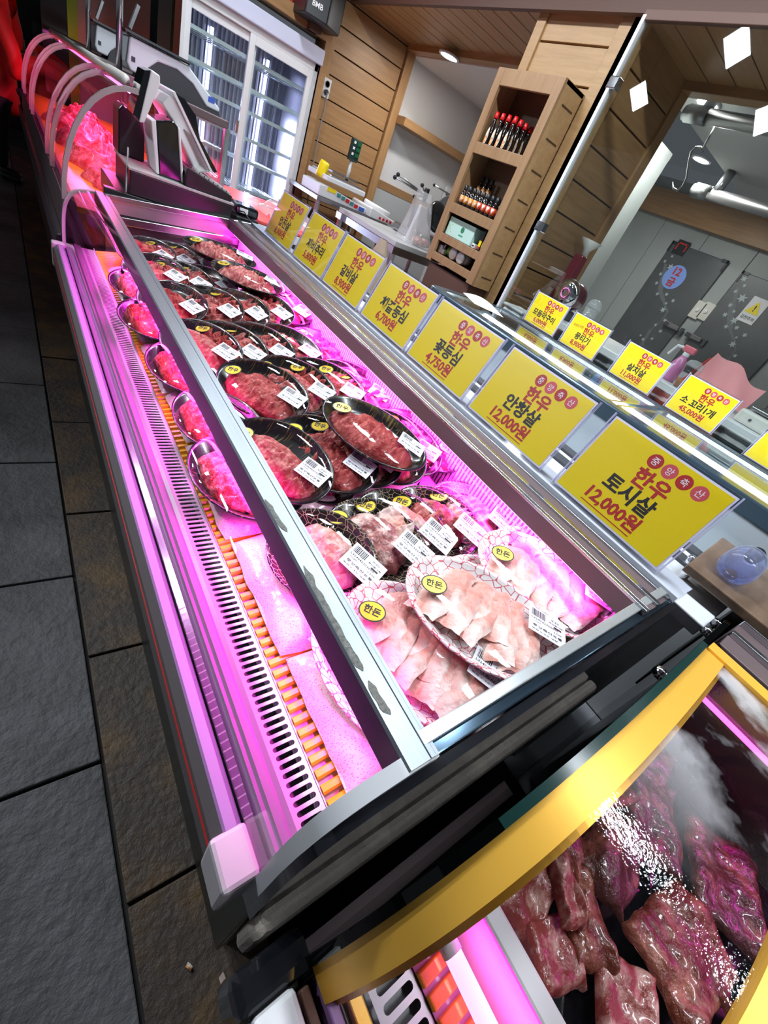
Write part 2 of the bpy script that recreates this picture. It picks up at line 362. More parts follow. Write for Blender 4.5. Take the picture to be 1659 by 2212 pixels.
cold_door(2, d2a.y, d2a.y-.78, d2a.z, 'right grey cold store door with a yellow warning sticker', (h2.y, h2.z), ([cp4(*q) for q in ((1260, 820), (1190, 1010), (1150, 1180), (1140, 1330), (1200, 1500), (1220, 1600), (1130, 1720), (900, 1850))], [(*cp4(a, b), r*.6) for a, b, r in fl2]))
# stickers on the doors
def sticker(name, px, py, w, h, mat, label, shape='rect', fn=None):
    q = PX(px, py, DX-.006); t = thing(name, label, 'sticker', (DX-.006, q.y, q.z))
    b = MB()
    if shape == 'disc': b.poly([(DX-.006, q.y-w/2*math.cos(2*PI*k/28), q.z+h/2*math.sin(2*PI*k/28)) for k in range(28)])
    else: b.poly([(DX-.006, q.y+w/2, q.z-h/2), (DX-.006, q.y-w/2, q.z-h/2), (DX-.006, q.y-w/2, q.z+h/2), (DX-.006, q.y+w/2, q.z+h/2)])
    obj('backing', b, mat, t)
    if fn: fn(t, q)
    return t
FACE = lambda q, dx: Matrix(((0, 0, -1, DX-dx), (-1, 0, 0, q.y), (0, 1, 0, q.z), (0, 0, 0, 1)))     # lettering facing -X
def s1(t, q): b = MB(); put_text(b, '12', FACE(q, .010) @ T(0, .06, 0), h=.08, bold=.03); put_text(b, '금', FACE(q, .010) @ T(0, -.05, 0), h=.09, bold=.03); obj('lettering', b, M['redink'], t)
sticker('round_sticker', *cp4(442, 692), .25, .25, M_('blue_sticker', (.22, .36, .80), .3), 'round blue sticker with red characters on the cold door', 'disc', s1)
def s3(t, q):
    b = MB(); b.poly([(DX-.009, q.y+.07, q.z-.03), (DX-.009, q.y-.07, q.z-.03), (DX-.009, q.y, q.z+.09)]); obj('triangle', b, M['yellow'], t)
    b = MB(); put_text(b, '!', FACE(q, .012) @ T(0, .02, 0), h=.06, bold=.02); put_text(b, '감전주의', FACE(q, .012) @ T(0, -.075, 0), h=.035); obj('lettering', b, M['ink'], t)
sticker('warning_sticker', *cp4(1437, 1112), .17, .24, M['paper'], 'white warning sticker with yellow triangle on the right cold door', 'rect', s3)
def s4(t, q):
    b = MB(); b.box(DX-.012, DX-.006, q.y-.06, q.y+.06, q.z+.03, q.z+.045); b.box(DX-.012, DX-.006, q.y-.06, q.y-.045, q.z-.03, q.z+.04); b.box(DX-.012, DX-.006, q.y+.045, q.y+.06, q.z-.03, q.z+.04); obj('red_mark', b, M['redink'], t)
sticker('small_black_plate', *cp4(533, 322), .15, .14, M['black'], 'small black plate with a red mark at the top of the cold door', 'rect', s4)
for (a, b_, nm) in ((750, 1110, 'left'), (855, 1130, 'right')):
    q = PX(*cp4(a, b_), 5.99); t = thing('wall_switch', 'small pale switch beside the %s cold door' % nm, 'switch', (5.985, q.y, q.z), 'switches between the cold doors')
    m = MB(); m.box(5.95, 5.988, q.y-.055, q.y+.055, q.z-.09, q.z+.09); obj('box', m, M['cream'], t, bev=.006)
    m = MB(); m.lathe([(.02, 0), (.02, .012), (0, .016)], 12, T(5.95, q.y, q.z) @ Ry(-PI/2)); obj('button', m, M['white'], t)

# ------------------------------------------------------------------ lamps
def led_batten(p, w_):
    t = thing('led_batten_lamp', 'long white LED batten hung above '+w_, 'lamp', p, 'LED battens over the counter')
    b = MB(); b.box(p[0]-.09, p[0]+.09, p[1]-.28, p[1]+.28, p[2]-.02, p[2]+.04); obj('housing', b, M['white'], t, bev=.006)
    b = MB(); b.box(p[0]-.065, p[0]+.065, p[1]-.26, p[1]+.26, p[2]-.04, p[2]-.02); obj('diffuser', b, M['led_white'], t)
    for dy in (-.2, .2): b = MB(); b.tube([(p[0], p[1]+dy, p[2]+.04), (p[0], p[1]+dy, 3.62)], .004, 6); obj('suspension_rod', b, M['steel'], t)
for p, w_ in zip(LAMPS, ('the far end of the gold trim case', 'the near end of the gold trim case', 'the white pork trays', 'the middle of the main meat case', 'the cash register', 'the curved-glass case')): led_batten(p, w_)
def downlight(px, py, z, label, power, grp=None):
    q = PZ(px, py, z); t = thing('downlight', label, 'lamp', q, grp)
    b = MB(); b.lathe([(.085, .0), (.085, -.012), (.068, -.012), (.068, 0)], 24, T(*q)); obj('rim', b, M['white'], t, True)
    b = MB(); b.lathe([(.067, -.004), (0, -.004)], 24, T(*q)); obj('lens', b, M['led_white'], t)
    l = bpy.data.lights.new('downlight_light', 'AREA'); l.shape = 'DISK'; l.size = .13; l.energy = power; l.color = (1, .96, .93)
    o = bpy.data.objects.new('downlight_light', l); COL.objects.link(o); o.location = (q.x, q.y, q.z-.016)
downlight(971, 119, 2.255, 'round downlight in the white niche ceiling', 9)
downlight(1530, 220, 2.48, 'round downlight in the back room beside the meat rail', 26)
downlight(1516, 343, 2.48, 'round downlight in the back room above the meat hook', 26)
# ------------------------------------------------------------------ market roof
mr = MB(); mr.box(-6, 2.17, -3, 14, 3.62, 3.7); struct('ceiling_market', mr, M_('dim_roof', (.25, .26, .28), .7), label='high dim roof of the market hall')

# ------------------------------------------------------------------ main display case
Y0, Y1 = .062, 2.36
M['paint'] = M_('white_enamel', (.56, .54, .58), .28, vary=(7, (.48, .45, .50), .35, .75))
M['alu_top'] = M_('satin_top_rail', (.27, .30, .33), .38, .8, vary=(60, (.22, .25, .28), .35, .7, (1, .02, 1)))
M['alu_front'] = M_('shaded_rail_face', (.05, .045, .05), .25, .8)  # front face darkened in its colour for the dark aisle it mirrors
case = thing('display_case', 'long open refrigerated meat case with pink lighting and steel top rail', 'display case', (.5, 1.2, 0))
b = MB(); b.box(.175, .93, Y0-.02, Y1, .12, .655); b.box(.20, .90, Y0, Y1, 0, .12); obj('lower_body', b, M['darkgreen'], case, bev=.004)
b = MB(); b.prism([(.118, .60), (.118, .676), (.130, .689), (.131, .60)], Y0+.05, Y1); obj('bumper_front', b, M_('bumper_side', (.10, .085, .09), .4), case)
b = MB(); b.box(.1165, .119, Y0+.05, Y1, .650, .655); obj('red_stripe', b, M['red'], case)
b = MB(); b.prism([(.130, .60), (.130, .688), (.1335, .691), (.147, .691), (.149, .688), (.150, .60)], Y0+.05, Y1); obj('bumper_insert', b, M['pvc'], case)
b = MB(); b.prism([(.149, .60), (.149, .6885), (.156, .678), (.156, .60)], Y0+.05, Y1); obj('bumper_edge', b, M['bluegrey'], case)
b = MB(); b.box(.156, .20, Y0-.02, Y1, .60, .668); obj('channel_bed', b, M['black'], case)
b = MB(); b.prism([(.159, .66), (.159, .684), (.169, .689), (.170, .66)], Y0, Y1); obj('price_channel', b, M_('channel_strip', (.22, .15, .24), .15, .5), case)
for i in range(0, 28):     # bars standing in for slot reflections in the price channel, near stretch
    b = MB(); b.prism([(.1585, .6845), (.1595, .6845), (.169, .6895), (.169, .6885)], Y0+.06+i*.0125, Y0+.062+i*.0125); obj('slot_reflection_bar', b, M['paint'], case)
b = MB(); b.prism([(.174, .66), (.174, .692), (.178, .697), (.184, .694), (.188, .699), (.198, .699), (.203, .695), (.210, .6985), (.210, .66)], Y0, Y1); obj('inner_sill', b, M_('pink_lit_enamel', (.36, .27, .38), .3), case)  # white enamel made darker and mauve, pink light put into its colour
cap = MB(); cap.box(.112, .158, Y0-.002, Y0+.058, .60, .694); obj('bumper_end_cap', cap, M_('aged_white_cap', (.50, .47, .49), .4), case, bev=.006)
cap = MB(); cap.box(.112, .16, Y1-.03, Y1+.01, .60, .694); obj('bumper_end_cap', cap, M_('aged_white_cap', (.50, .47, .49), .4), case, bev=.006)
# slotted air grille
bmt = bmesh.new(); PS = .0124; xa, xb = .210, .2565
def ring(pts): vs_ = [bmt.verts.new((x, y, 0)) for x, y in pts]; return [bmt.edges.new((vs_[i], vs_[(i+1) % len(vs_)])) for i in range(len(vs_))]
ed = ring([(xa, 0), ((xa+xb)/2, 0), (xb, 0), (xb, PS), ((xa+xb)/2, PS), (xa, PS)])
rr = .0036; sl = [(.2165+rr-rr*math.sin(a), PS/2-rr*math.cos(a)) for a in [PI*k/5 for k in range(6)]]+[(.2505-rr+rr*math.sin(a), PS/2+rr*math.cos(a)) for a in [PI*k/5 for k in range(6)]]
ed += ring(sl); bmesh.ops.triangle_fill(bmt, edges=ed, use_beauty=True)
bmt.verts.ensure_lookup_table()
cv = [v.co.copy() for v in bmt.verts]; cf = [[v.index for v in f.verts] for f in bmt.faces]
hole = list(range(6, 18)); bmt.free()
g = MB(); n_sl = int((Y1-Y0-.04)/PS)
for k in range(n_sl):
    y = Y0+.012+k*PS; sh_ = (0, .6985)
    g.add([(p.x, p.y+y, .6985) for p in cv], cf)
    g.add([(cv[i].x, cv[i].y+y, .6985) for i in hole]+[(cv[i].x, cv[i].y+y, .6968) for i in hole], [(j, (j+1) % 12, (j+1) % 12+12, j+12) for j in range(12)])
g.poly([(xa, Y0, .6985), (xb, Y0, .6985), (xb, Y0+.012, .6985), (xa, Y0+.012, .6985)])
g.box(xb-.001, xb+.002, Y0, Y1, .68, .6985)
obj('air_grille', g, M['paint'], case)['label'] = 'enamelled air grille with a row of rounded slots'
b = MB(); b.box(.205, .262, Y0, Y1, .60, .64); obj('grille_cavity', b, M_('slot_shade_black', (.003, .003, .003), .9), case)  # near-black box stands in for the shade inside the slots
# deck with orange slats
def deck(x): return .692+.165*(x-.256)
b = MB(); b.prism([(.2575, .60), (.2575, .690), (.845, .690+.165*.588), (.845, .60)], Y0, Y1); obj('deck_pan', b, M['paint'], case)
sm = MB(); sm.prism([(-.0065, 0), (-.0065, .006), (-.004, .0095), (.004, .0095), (.0065, .006), (.0065, 0)], 0, .22, 'x')
slat_me = sm.mesh(M['orange'])
ang = math.atan(.165)
for k in range(int((Y1-Y0-.03)/.0203)):
    o = part('deck_slat', slat_me, case); o.matrix_basis = T(.2605-.5, Y0+.022+k*.0203-1.2, deck(.2605)) @ Ry(-ang)
# steel top rail
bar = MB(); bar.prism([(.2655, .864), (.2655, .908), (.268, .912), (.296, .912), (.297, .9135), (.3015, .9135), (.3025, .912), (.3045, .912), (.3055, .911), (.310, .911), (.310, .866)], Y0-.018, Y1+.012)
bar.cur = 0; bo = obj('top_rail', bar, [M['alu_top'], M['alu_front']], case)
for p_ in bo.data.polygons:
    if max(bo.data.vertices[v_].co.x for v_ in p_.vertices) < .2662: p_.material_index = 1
# adhesive residue on the rail
M['residue'] = M_('adhesive_residue', (.22, .22, .20), .9, vary=(160, (.11, .115, .105), .4, .65), bump=(300, .5))
for pts in ([(572, 1078), (590, 1108), (608, 1135), (622, 1150)], [(656, 1222), (676, 1262), (700, 1305), (722, 1345), (748, 1392), (770, 1428), (786, 1452)], [(796, 1470), (812, 1500), (830, 1528), (846, 1545)]):
    c = [PZ(x, y, .9125) for x, y in pts]; b = MB(); n = len(c); V = []
    st = 10; line = []
    for i in range(n-1):
        for s_ in range(st): line.append(c[i].lerp(c[i+1], s_/st))
    for i, q in enumerate(line):
        e = min(1, i/5, (len(line)-1-i)/5); w1 = .0006+e*(.0042+.003*noise.noise(Vector((q.y*60, 1, 0)))); w2 = .0006+e*(.0042+.003*noise.noise(Vector((q.y*60, 5, 0))))
        V += [(max(q.x-w1, .2685), q.y, .9126), (min(q.x+w2, .2955), q.y, .9126)]
    b.add(V, [(2*i, 2*i+1, 2*i+3, 2*i+2) for i in range(len(line)-1)]); obj('adhesive_residue', b, M['residue'], case)
# curved end plates and front glass
def catmull(P, n=5):
    o_ = []
    for i in range(len(P)-1):
        a, b_, c_, d = P[max(i-1, 0)], P[i], P[i+1], P[min(i+2, len(P)-1)]
        for k in range(n):
            t = k/n; o_.append(tuple(.5*(2*b_[j]+(c_[j]-a[j])*t+(2*a[j]-5*b_[j]+4*c_[j]-d[j])*t*t+(3*b_[j]-a[j]-3*c_[j]+d[j])*t**3) for j in (0, 1)))
    return o_+[P[-1]]
prof = [(.150, .690), (.1515, .75), (.155, .80), (.162, .838), (.175, .868), (.195, .889), (.222, .901), (.266, .909)]
prof = catmull(prof, 4)
for (ya, yb, nm, mt) in ((Y0-.020, Y0-.002, 'end_plate', M_('grey_end_plate', (.42, .43, .45), .3)),):
    b = MB(); b.prism([(.150, .60)]+prof+[(.31, .909), (.31, .60)], ya, yb); obj(nm, b, mt, case, 'auto')
b = MB(); b.prism([(.146, .62), (.1465, .70), (.150, .79), (.158, .832), (.172, .862), (.193, .883), (.22, .895), (.31, .902), (.89, .965), (.89, .62)], Y0-.031, Y0-.020); obj('end_gasket', b, M['blackgloss'], case, 'auto')
b = MB(); b.prism([(.135, .56), (.135, .648), (.15, .662), (.92, .70), (.92, .56)], Y0-.056, Y0-.031); obj('end_ledge', b, M_('dusty_ledge', (.38, .33, .29), .6, vary=(16, (.58, .52, .44), .5, .75), bump=(60, .3)), case, bev=.010)
b = MB(); b.prism([(.150, .60)]+prof+[(.31, .909), (.31, .60)], Y1+.002, Y1+.008); obj('end_plate_glass', b, glass('smoked_end_glass', (.55, .42, .52), 1.5), case)
b = MB(); pi_ = [(p[0]+.010, p[1]-.007) for p in prof]; b.prism(prof+pi_[::-1], Y1-.004, Y1+.014); obj('end_gasket', b, M_('grey_gasket', (.40, .42, .42), .4), case, 'auto')
b = MB(); b.strip([(p[0]+.006, p[1]) for p in prof], Y0, Y1); obj('front_glass', b, M['glass'], case, True)
# end rails (sloping up to the rear) and end walls
def erail(ya, yb, nm, mt, dz=0, h=.022):
    b = MB(); b.prism([(.296, .9135+dz), (.893, .977+dz), (.893, .977+dz-h), (.296, .9135+dz-h)], ya, yb); return obj(nm, b, mt, case, bev=.002)
erail(Y0-.004, Y0+.012, 'end_rail', M_('worn_white_rail', (.60, .63, .64), .25, .7, vary=(18, (.50, .47, .38), .5, .85)))
erail(Y0-.018, Y0-.004, 'end_rail', M_('blue_steel_strip', (.10, .16, .22), .12, .9), -.008, .02)
b = MB(); b.prism([(.312, .70), (.312, .893), (.85, .950), (.85, .78)], Y0-.012, Y0-.004); obj('end_glass', b, M['glass'], case)
b = MB(); b.prism([(.312, .66), (.312, .80), (.85, .84), (.85, .66)], Y0-.004, Y0+.006); obj('end_wall', b, M['paint'], case)
erail(Y1-.006, Y1+.02, 'end_rail', M['alu'])
erail(Y1+.0, Y1+.01, 'end_rail', M_('satin_fascia', (.50, .50, .52), .3, .8), -.02, .055)
erail(Y1-.012, Y1+.008, 'end_rail', M['alu'], -.072, .03)
b = MB(); b.prism([(.30, .62), (.30, .85), (.86, .90), (.86, .62)], Y1-.003, Y1+.012); obj('end_wall', b, M_('smoked_mirror', (.035, .028, .027), .10, coat=.4), case)
# rear rail and ribbed louvre
b = MB(); b.box(.79, .893, Y0-.012, Y1+.01, .925, .968); obj('rear_rail', b, M['alu_d'], case)
for x0, x1, zt in ((.789, .7955, .9705), (.8005, .804, .9705), (.832, .8455, .9735), (.884, .8935, .9725)):
    b = MB(); b.box(x0, x1, Y0-.012, Y1+.01, .9645, zt); obj('rail_ridge', b, M['alu'], case, bev=.0012)
b = MB(); b.box(.893, .90, Y0-.012, Y1+.01, .66, .962); obj('rear_panel', b, M['paint'], case)
b = MB(); b.prism([(.852, .75), (.852, .93), (.86, .93), (.86, .75)], Y0, Y1); obj('louvre_back', b, M_('louvre_dark', (.35, .30, .34), .5), case)
lv = MB(); k = 0
while Y0+.01+k*.0115 < Y1-.02:
    y = Y0+.01+k*.0115
    lv.prism([(.838, .775), (.846, .926), (.853, .926), (.853, .77)], y, y+.0062); k += 1
for zz in (.785, .815, .845, .875, .905): lv.box(.846+.0*(zz), .854, Y0, Y1, zz, zz+.005)
o = obj('ribbed_louvre', lv, M['paint'], case); o['kind'] = 'stuff'; o['label'] = 'pink-lit ribbed air louvre along the rear'
# pink LED tubes
b = MB(); b.tube([(.302, Y0+.05, .858), (.302, Y1-.05, .858)], .006, 8); obj('led_or_streak_tube', b, M['led_pink'], case)
b = MB(); b.tube([(.806, Y0+.05, .921), (.806, Y1-.05, .921)], .005, 8); obj('led_or_streak_tube', b, M['led_pink'], case)
area('case_led_front', (.300, (Y0+Y1)/2, .850), (-.15, 0, -1), .012, 2.15, 10, PINK)
area('case_led_rear', (.806, (Y0+Y1)/2, .914), (.35, 0, -1), .012, 2.15, 20, PINK)

# ------------------------------------------------------------------ pink wrapped ice packs on the deck
m, N, L, bs_ = newmat('pink_printed_film')
tc = N.new('ShaderNodeTexCoord'); mp = N.new('ShaderNodeMapping'); mp.inputs['Scale'].default_value = (260, 420, 260); L.new(tc.outputs['Object'], mp.inputs[0])
vo = N.new('ShaderNodeTexVoronoi'); vo.inputs['Scale'].default_value = 1.0; L.new(mp.outputs[0], vo.inputs['Vector'])
rp = N.new('ShaderNodeValToRGB'); rp.color_ramp.elements[0].position = .22; rp.color_ramp.elements[0].color = (.84, .26, .42, 1); rp.color_ramp.elements[1].position = .34; rp.color_ramp.elements[1].color = (.97, .72, .78, 1)
L.new(vo.outputs['Distance'], rp.inputs[0]); L.new(rp.outputs[0], bs_.inputs['Base Color']); bs_.inputs['Roughness'].default_value = .22; bs_.inputs['Coat Weight'].default_value = .5
n2 = N.new('ShaderNodeTexNoise'); n2.inputs['Scale'].default_value = 40; L.new(tc.outputs['Object'], n2.inputs['Vector']); bp = N.new('ShaderNodeBump'); bp.inputs['Strength'].default_value = .25; bp.inputs['Distance'].default_value = .01; L.new(n2.outputs[0], bp.inputs['Height']); L.new(bp.outputs[0], bs_.inputs['Normal'])
M['pinkfilm'] = m
def ice_pack(x0, x1, y0, y1, h, label, seed):
    cx, cy = (x0+x1)/2, (y0+y1)/2; zb = deck(x0)+.012
    b = MB()
    def fn(u, v, top):
        a = (u*2-1); c = (v*2-1)
        sx = math.copysign(abs(a)**.8, a); sy = math.copysign(abs(c)**.8, c)
        edge = max(0, 1-abs(a)**4)*max(0, 1-abs(c)**4)
        wob = 1+.06*noise.noise(Vector((sx*2, sy*2, seed)))
        x = cx+sx*(x1-x0)/2*wob; y = cy+sy*(y1-y0)/2*(1+.07*noise.noise(Vector((sx*1.5+9, sy*2.5, seed))))
        zd = deck(x)+.0125
        z = zd+(h*edge**.45*(1+.22*noise.noise(Vector((x*14, y*14, seed)))) if top else 0)+.0015
        return (x, y, z)
    b.grid(lambda u, v: fn(u, v, True), 26, 26)
    b.grid(lambda u, v: fn(1-u, v, False), 4, 4)
    o = place('ice_pack', b.mesh(M['pinkfilm'], True)); o.location = (0, 0, 0)
    return tag(o, label, 'ice pack', 'pink wrapped packs on the deck')
yl = [(.075, .300), (.305, .575), (.585, .905), (.915, 1.14), (1.15, 1.44), (1.455, 1.77), (1.785, 2.09)]
near_of = ['first from the near glass end', 'second from the near glass end', 'third from the near glass end', 'fourth from the near glass end', 'fifth from the near end', 'sixth from the near end', 'nearest the far end wall']
for i, (a_, b_) in enumerate(yl):
    ice_pack(.272+(.012 if i == 0 else 0)+(.006 if i % 2 else 0), .535, a_, b_, .030, 'pink ice pack along the front grille, '+near_of[i], i)
    ice_pack(.545, .825, a_+.004, b_-.004, .022, 'pink ice pack along the rear louvre, '+near_of[i], i+20)

# ------------------------------------------------------------------ trays of meat
def tray_mat(name, base, line, scale, lo, hi, kind):
    m, N, L, b = newmat(name); tc = N.new('ShaderNodeTexCoord'); mp = N.new('ShaderNodeMapping'); L.new(tc.outputs['Object'], mp.inputs[0])
    rp = N.new('ShaderNodeValToRGB'); rp.color_ramp.elements[0].position = lo; rp.color_ramp.elements[1].position = hi
    if kind == 'cells':
        t = N.new('ShaderNodeTexVoronoi'); t.feature = 'DISTANCE_TO_EDGE'; t.inputs['Scale'].default_value = scale; mp.inputs['Scale'].default_value = (1, .75, 1); src = t.outputs['Distance']
        rp.color_ramp.elements[0].color = c4(line); rp.color_ramp.elements[1].color = c4(base)
    else:
        t = N.new('ShaderNodeTexNoise'); t.inputs['Scale'].default_value = scale; t.inputs['Detail'].default_value = 2; mp.inputs['Scale'].default_value = (.35, 7, 1); mp.inputs['Rotation'].default_value = (0, 0, .5); src = t.outputs[0]
        rp.color_ramp.elements[0].color = c4(base); rp.color_ramp.elements[1].color = c4(line)
    L.new(mp.outputs[0], t.inputs['Vector']); L.new(src, rp.inputs[0]); L.new(rp.outputs[0], b.inputs['Base Color']); b.inputs['Roughness'].default_value = .22; b.inputs['Coat Weight'].default_value = .3
    return m
M['tray_black'] = tray_mat('black_gold_tray', (.010, .010, .011), (.17, .11, .035), 26, .60, .70, 'streak')
M['tray_white'] = tray_mat('white_red_net_tray', (.86, .82, .82), (.62, .10, .14), 78, .03, .06, 'cells')
M['tray_floral'] = tray_mat('black_lattice_tray', (.012, .011, .011), (.36, .29, .17), 90, .025, .045, 'cells')
M['beef'] = M_('raw_beef', (.36, .020, .022), .34, vary=(34, (.62, .12, .095), .42, .70, (1, 2.6, 1)), bump=(75, .8, (1, 2, 1)), coat=.15)
M['beef2'] = M_('marbled_beef', (.40, .045, .045), .34, vary=(46, (.72, .32, .27), .46, .70, (1, 2.2, 1)), bump=(80, .7), coat=.15)
M['pork'] = M_('raw_pork', (.62, .24, .20), .34, vary=(26, (.80, .60, .55), .42, .66, (1, 1.8, 1)), bump=(60, .4), coat=.3)
m, N, L, bs_ = newmat('pork_slice'); tc = N.new('ShaderNodeTexCoord'); sp_ = N.new('ShaderNodeSeparateXYZ'); L.new(tc.outputs['Object'], sp_.inputs[0])
n1 = N.new('ShaderNodeTexNoise'); n1.inputs['Scale'].default_value = 24; n1.inputs['Detail'].default_value = 4; L.new(tc.outputs['Object'], n1.inputs['Vector'])
m1 = N.new('ShaderNodeMath'); m1.operation = 'MULTIPLY_ADD'; m1.inputs[1].default_value = 9; L.new(sp_.outputs['Y'], m1.inputs[0]); L.new(n1.outputs[0], m1.inputs[2])
rp = N.new('ShaderNodeValToRGB'); el = rp.color_ramp.elements; el[0].position = .22; el[0].color = (.82, .62, .56, 1); el[1].position = .48; el[1].color = (.62, .25, .20, 1); e3 = el.new(.64); e3.color = (.68, .34, .28, 1); e4 = el.new(.82); e4.color = (.82, .64, .58, 1)
L.new(m1.outputs[0], rp.inputs[0]); L.new(rp.outputs[0], bs_.inputs['Base Color']); bs_.inputs['Roughness'].default_value = .36
n2 = N.new('ShaderNodeTexNoise'); n2.inputs['Scale'].default_value = 90; L.new(tc.outputs['Object'], n2.inputs['Vector']); bp = N.new('ShaderNodeBump'); bp.inputs['Strength'].default_value = .35; bp.inputs['Distance'].default_value = .008; L.new(n2.outputs[0], bp.inputs['Height']); L.new(bp.outputs[0], bs_.inputs['Normal'])
M['porkslice'] = m
M['darkpork'] = M_('shoulder_pork', (.30, .085, .08), .34, vary=(30, (.74, .52, .46), .46, .60), bump=(60, .5), coat=.3)
BL, BW = .285, .190          # oval tray
PL, PW = .225, .190          # lattice tray
def dish_mesh(a, b_, mat, h=.024, crimps=30):
    mb = MB(); n = 56
    rows = [(.03, .002), (.70, .002), (.80, .006), (.93, h-.003), (.97, h), (1.0, h), (1.0, h-.004), (.95, h-.006), (.82, .002), (.72, -.001), (.03, -.001)]
    for r, z in rows: mb.v += [(a*r*math.cos(2*PI*k/n)*(1+(.006*math.cos(crimps*2*PI*k/n) if r > .75 else 0)), b_*r*math.sin(2*PI*k/n), z) for k in range(n)]
    for i in range(len(rows)-1): mb.f += [(i*n+k, i*n+(k+1) % n, (i+1)*n+(k+1) % n, (i+1)*n+k) for k in range(n)]
    mb.f += [tuple(range(n)), tuple((len(rows)-1)*n+k for k in range(n-1, -1, -1))]; mb.m = [0]*len(mb.f)
    return mb.mesh(mat, True)
def pile_mesh(a, b_, h, mat, seed, style):
    nu, nv = 84, 48; mb = MB()
    def fn(u, v):
        th = 2*PI*u; r = v
        out = 1+.13*noise.noise(Vector((math.cos(th)*1.6, math.sin(th)*1.6, seed)))+.05*noise.noise(Vector((math.cos(th)*6, math.sin(th)*6, seed)))
        x = a*r*out*math.cos(th); y = b_*r*out*math.sin(th)
        base = h*max(0, 1-r**2.4)**.6
        if style == 'slices':
            w = x*16+y*30+1.2*noise.noise(Vector((x*14, y*14, seed))); s = w-math.floor(w); base += (.015*s-.004)*max(0, 1-r**6)*(1 if h > 0 else 0)
        elif style == 'fan':
            w = y*46+x*10+.7*noise.noise(Vector((x*12, y*12, seed))); s = w-math.floor(w); base += (.009*s)*max(0, 1-r**6)
        else:
            base += .006*noise.noise(Vector((x*30, y*30, seed)))*max(0, 1-r**4)
        base += .0070*noise.noise(Vector((x*45, y*60, seed+3)))*max(0, 1-r**4)+.0022*noise.noise(Vector((x*120, y*150, seed)))*max(0, 1-r**4)
        return (x, y, .005+max(base, -.002))
    mb.grid(fn, nu, nv); return mb.mesh(mat, True)
def slice_mesh(seed):
    mb = MB(); nu, nv = 12, 10
    def top(u, v, s):
        a = u*2-1; c = v*2-1
        x = math.copysign(abs(a)**.75, a)*.060*(1+.12*noise.noise(Vector((a, c*2, seed)))); y = math.copysign(abs(c)**.75, c)*.032*(1+.2*noise.noise(Vector((a*2, c, seed+4))))
        z = .007*math.sin(v*PI*.9)+.004*noise.noise(Vector((a*1.6, c*1.6, seed)))+.002*noise.noise(Vector((a*6, c*5, seed)))+(.0045*(max(0, 1-max(abs(a), abs(c))**5)) if s else 0)
        return (x, y, z)
    mb.grid(lambda u, v: top(u, v, 1), nu, nv); mb.grid(lambda u, v: top(1-u, v, 0), nu, nv)
    return mb.mesh(M['porkslice'], True)
def film_z(x, y, a, b_, rim, dome): r2 = (x/a)**2+(y/b_)**2; return rim+dome*max(0, 1-r2)**.7
def film_mesh(a, b_, rim, dome):
    mb = MB(); mb.grid(lambda u, v: (a*v*math.cos(2*PI*u), b_*v*math.sin(2*PI*u), rim+dome*max(0, 1-v*v)**.7), 40, 12); return mb.mesh(M['film'], True)
def label_meshes():
    lw, lh = .058, .043; mb = MB(); LS = 1.2; mb.box(-lw/2, lw/2, -lh/2, lh/2, 0, .0006)
    pr = MB(); rnd = random.Random(3); x = -lw/2+.004
    while x < -.004:
        w = rnd.choice((.0005, .0009, .0014)); pr.poly([(x, .006, .0009), (x+w, .006, .0009), (x+w, .0185, .0009), (x, .0185, .0009)]); x += w+rnd.choice((.0006, .0010))
    for i, (s, yy, hh, xx, ww) in enumerate((('L324042323000', .002, .0034, -.004, .042), ('국내산', .015, .0035, .012, .013), ('축산물이력', .0095, .0028, .013, .022), ('100g당', -.003, .0026, -.016, .012), ('2,500', -.0035, .0030, .016, .013), ('중앙축산유통', -.010, .0044, .0, .046), ('보관 0~5도 냉장', -.0165, .0028, -.004, .040))):
        put_text(pr, s, T(xx, yy, .0009), h=hh, w=ww, bold=.012, res=1)
    pr.box(.010, .022, .0035, .0065, .0007, .0009)
    return mb.mesh(M_('label_paper', (.80, .81, .86), .4)), pr.mesh(M['ink'])
LAB, LABP = label_meshes()
def sticker_meshes(txt, base):
    n = 28; e = MB(); e.poly([(.0235*math.cos(2*PI*k/n), .0195*math.sin(2*PI*k/n), 0) for k in range(n)])
    f = MB(); f.poly([(.0212*math.cos(2*PI*k/n), .0172*math.sin(2*PI*k/n), .0004) for k in range(n)])
    t = MB(); put_text(t, txt, T(0, .001, .0008) @ Rz(-.1), h=.0155, w=.030, bold=.03)
    return e.mesh(M['ink']), f.mesh(base), t.mesh(M['ink'])
ST_W = sticker_meshes('한우', M['goldsticker']); ST_D = sticker_meshes('한돈', M['goldsticker'])
def on_film(x, y, a, b_, rim, dome, lift=.001, rz=0):
    e = .004; z = film_z(x, y, a, b_, rim, dome)
    nx = -(film_z(x+e, y, a, b_, rim, dome)-film_z(x-e, y, a, b_, rim, dome))/(2*e); ny = -(film_z(x, y+e, a, b_, rim, dome)-film_z(x, y-e, a, b_, rim, dome))/(2*e)
    nrm = Vector((nx, ny, 1)).normalized(); q = Vector((0, 0, 1)).rotation_difference(nrm).to_matrix().to_4x4()
    return T(x+nrm.x*lift, y+nrm.y*lift, z+nrm.z*lift) @ q @ Rz(rz)
KIND = {}
def mk(kind, mat, a, b_, h, dome, piles): KIND[kind] = dict(dish=dish_mesh(a, b_, mat), a=a, b=b_, rim=.0245, dome=dome, film=film_mesh(a*.99, b_*.99, .0245, dome), piles=piles)
mk('beef', M['tray_black'], BW/2, BL/2, .03, .016, [pile_mesh(.059, .110, .031, M['beef'] if s % 2 == 0 else M['beef2'], s+.5, 'slices') for s in range(4)])
mk('white', M['tray_white'], BW/2*1.06, BL/2*1.07, .03, .012, None)
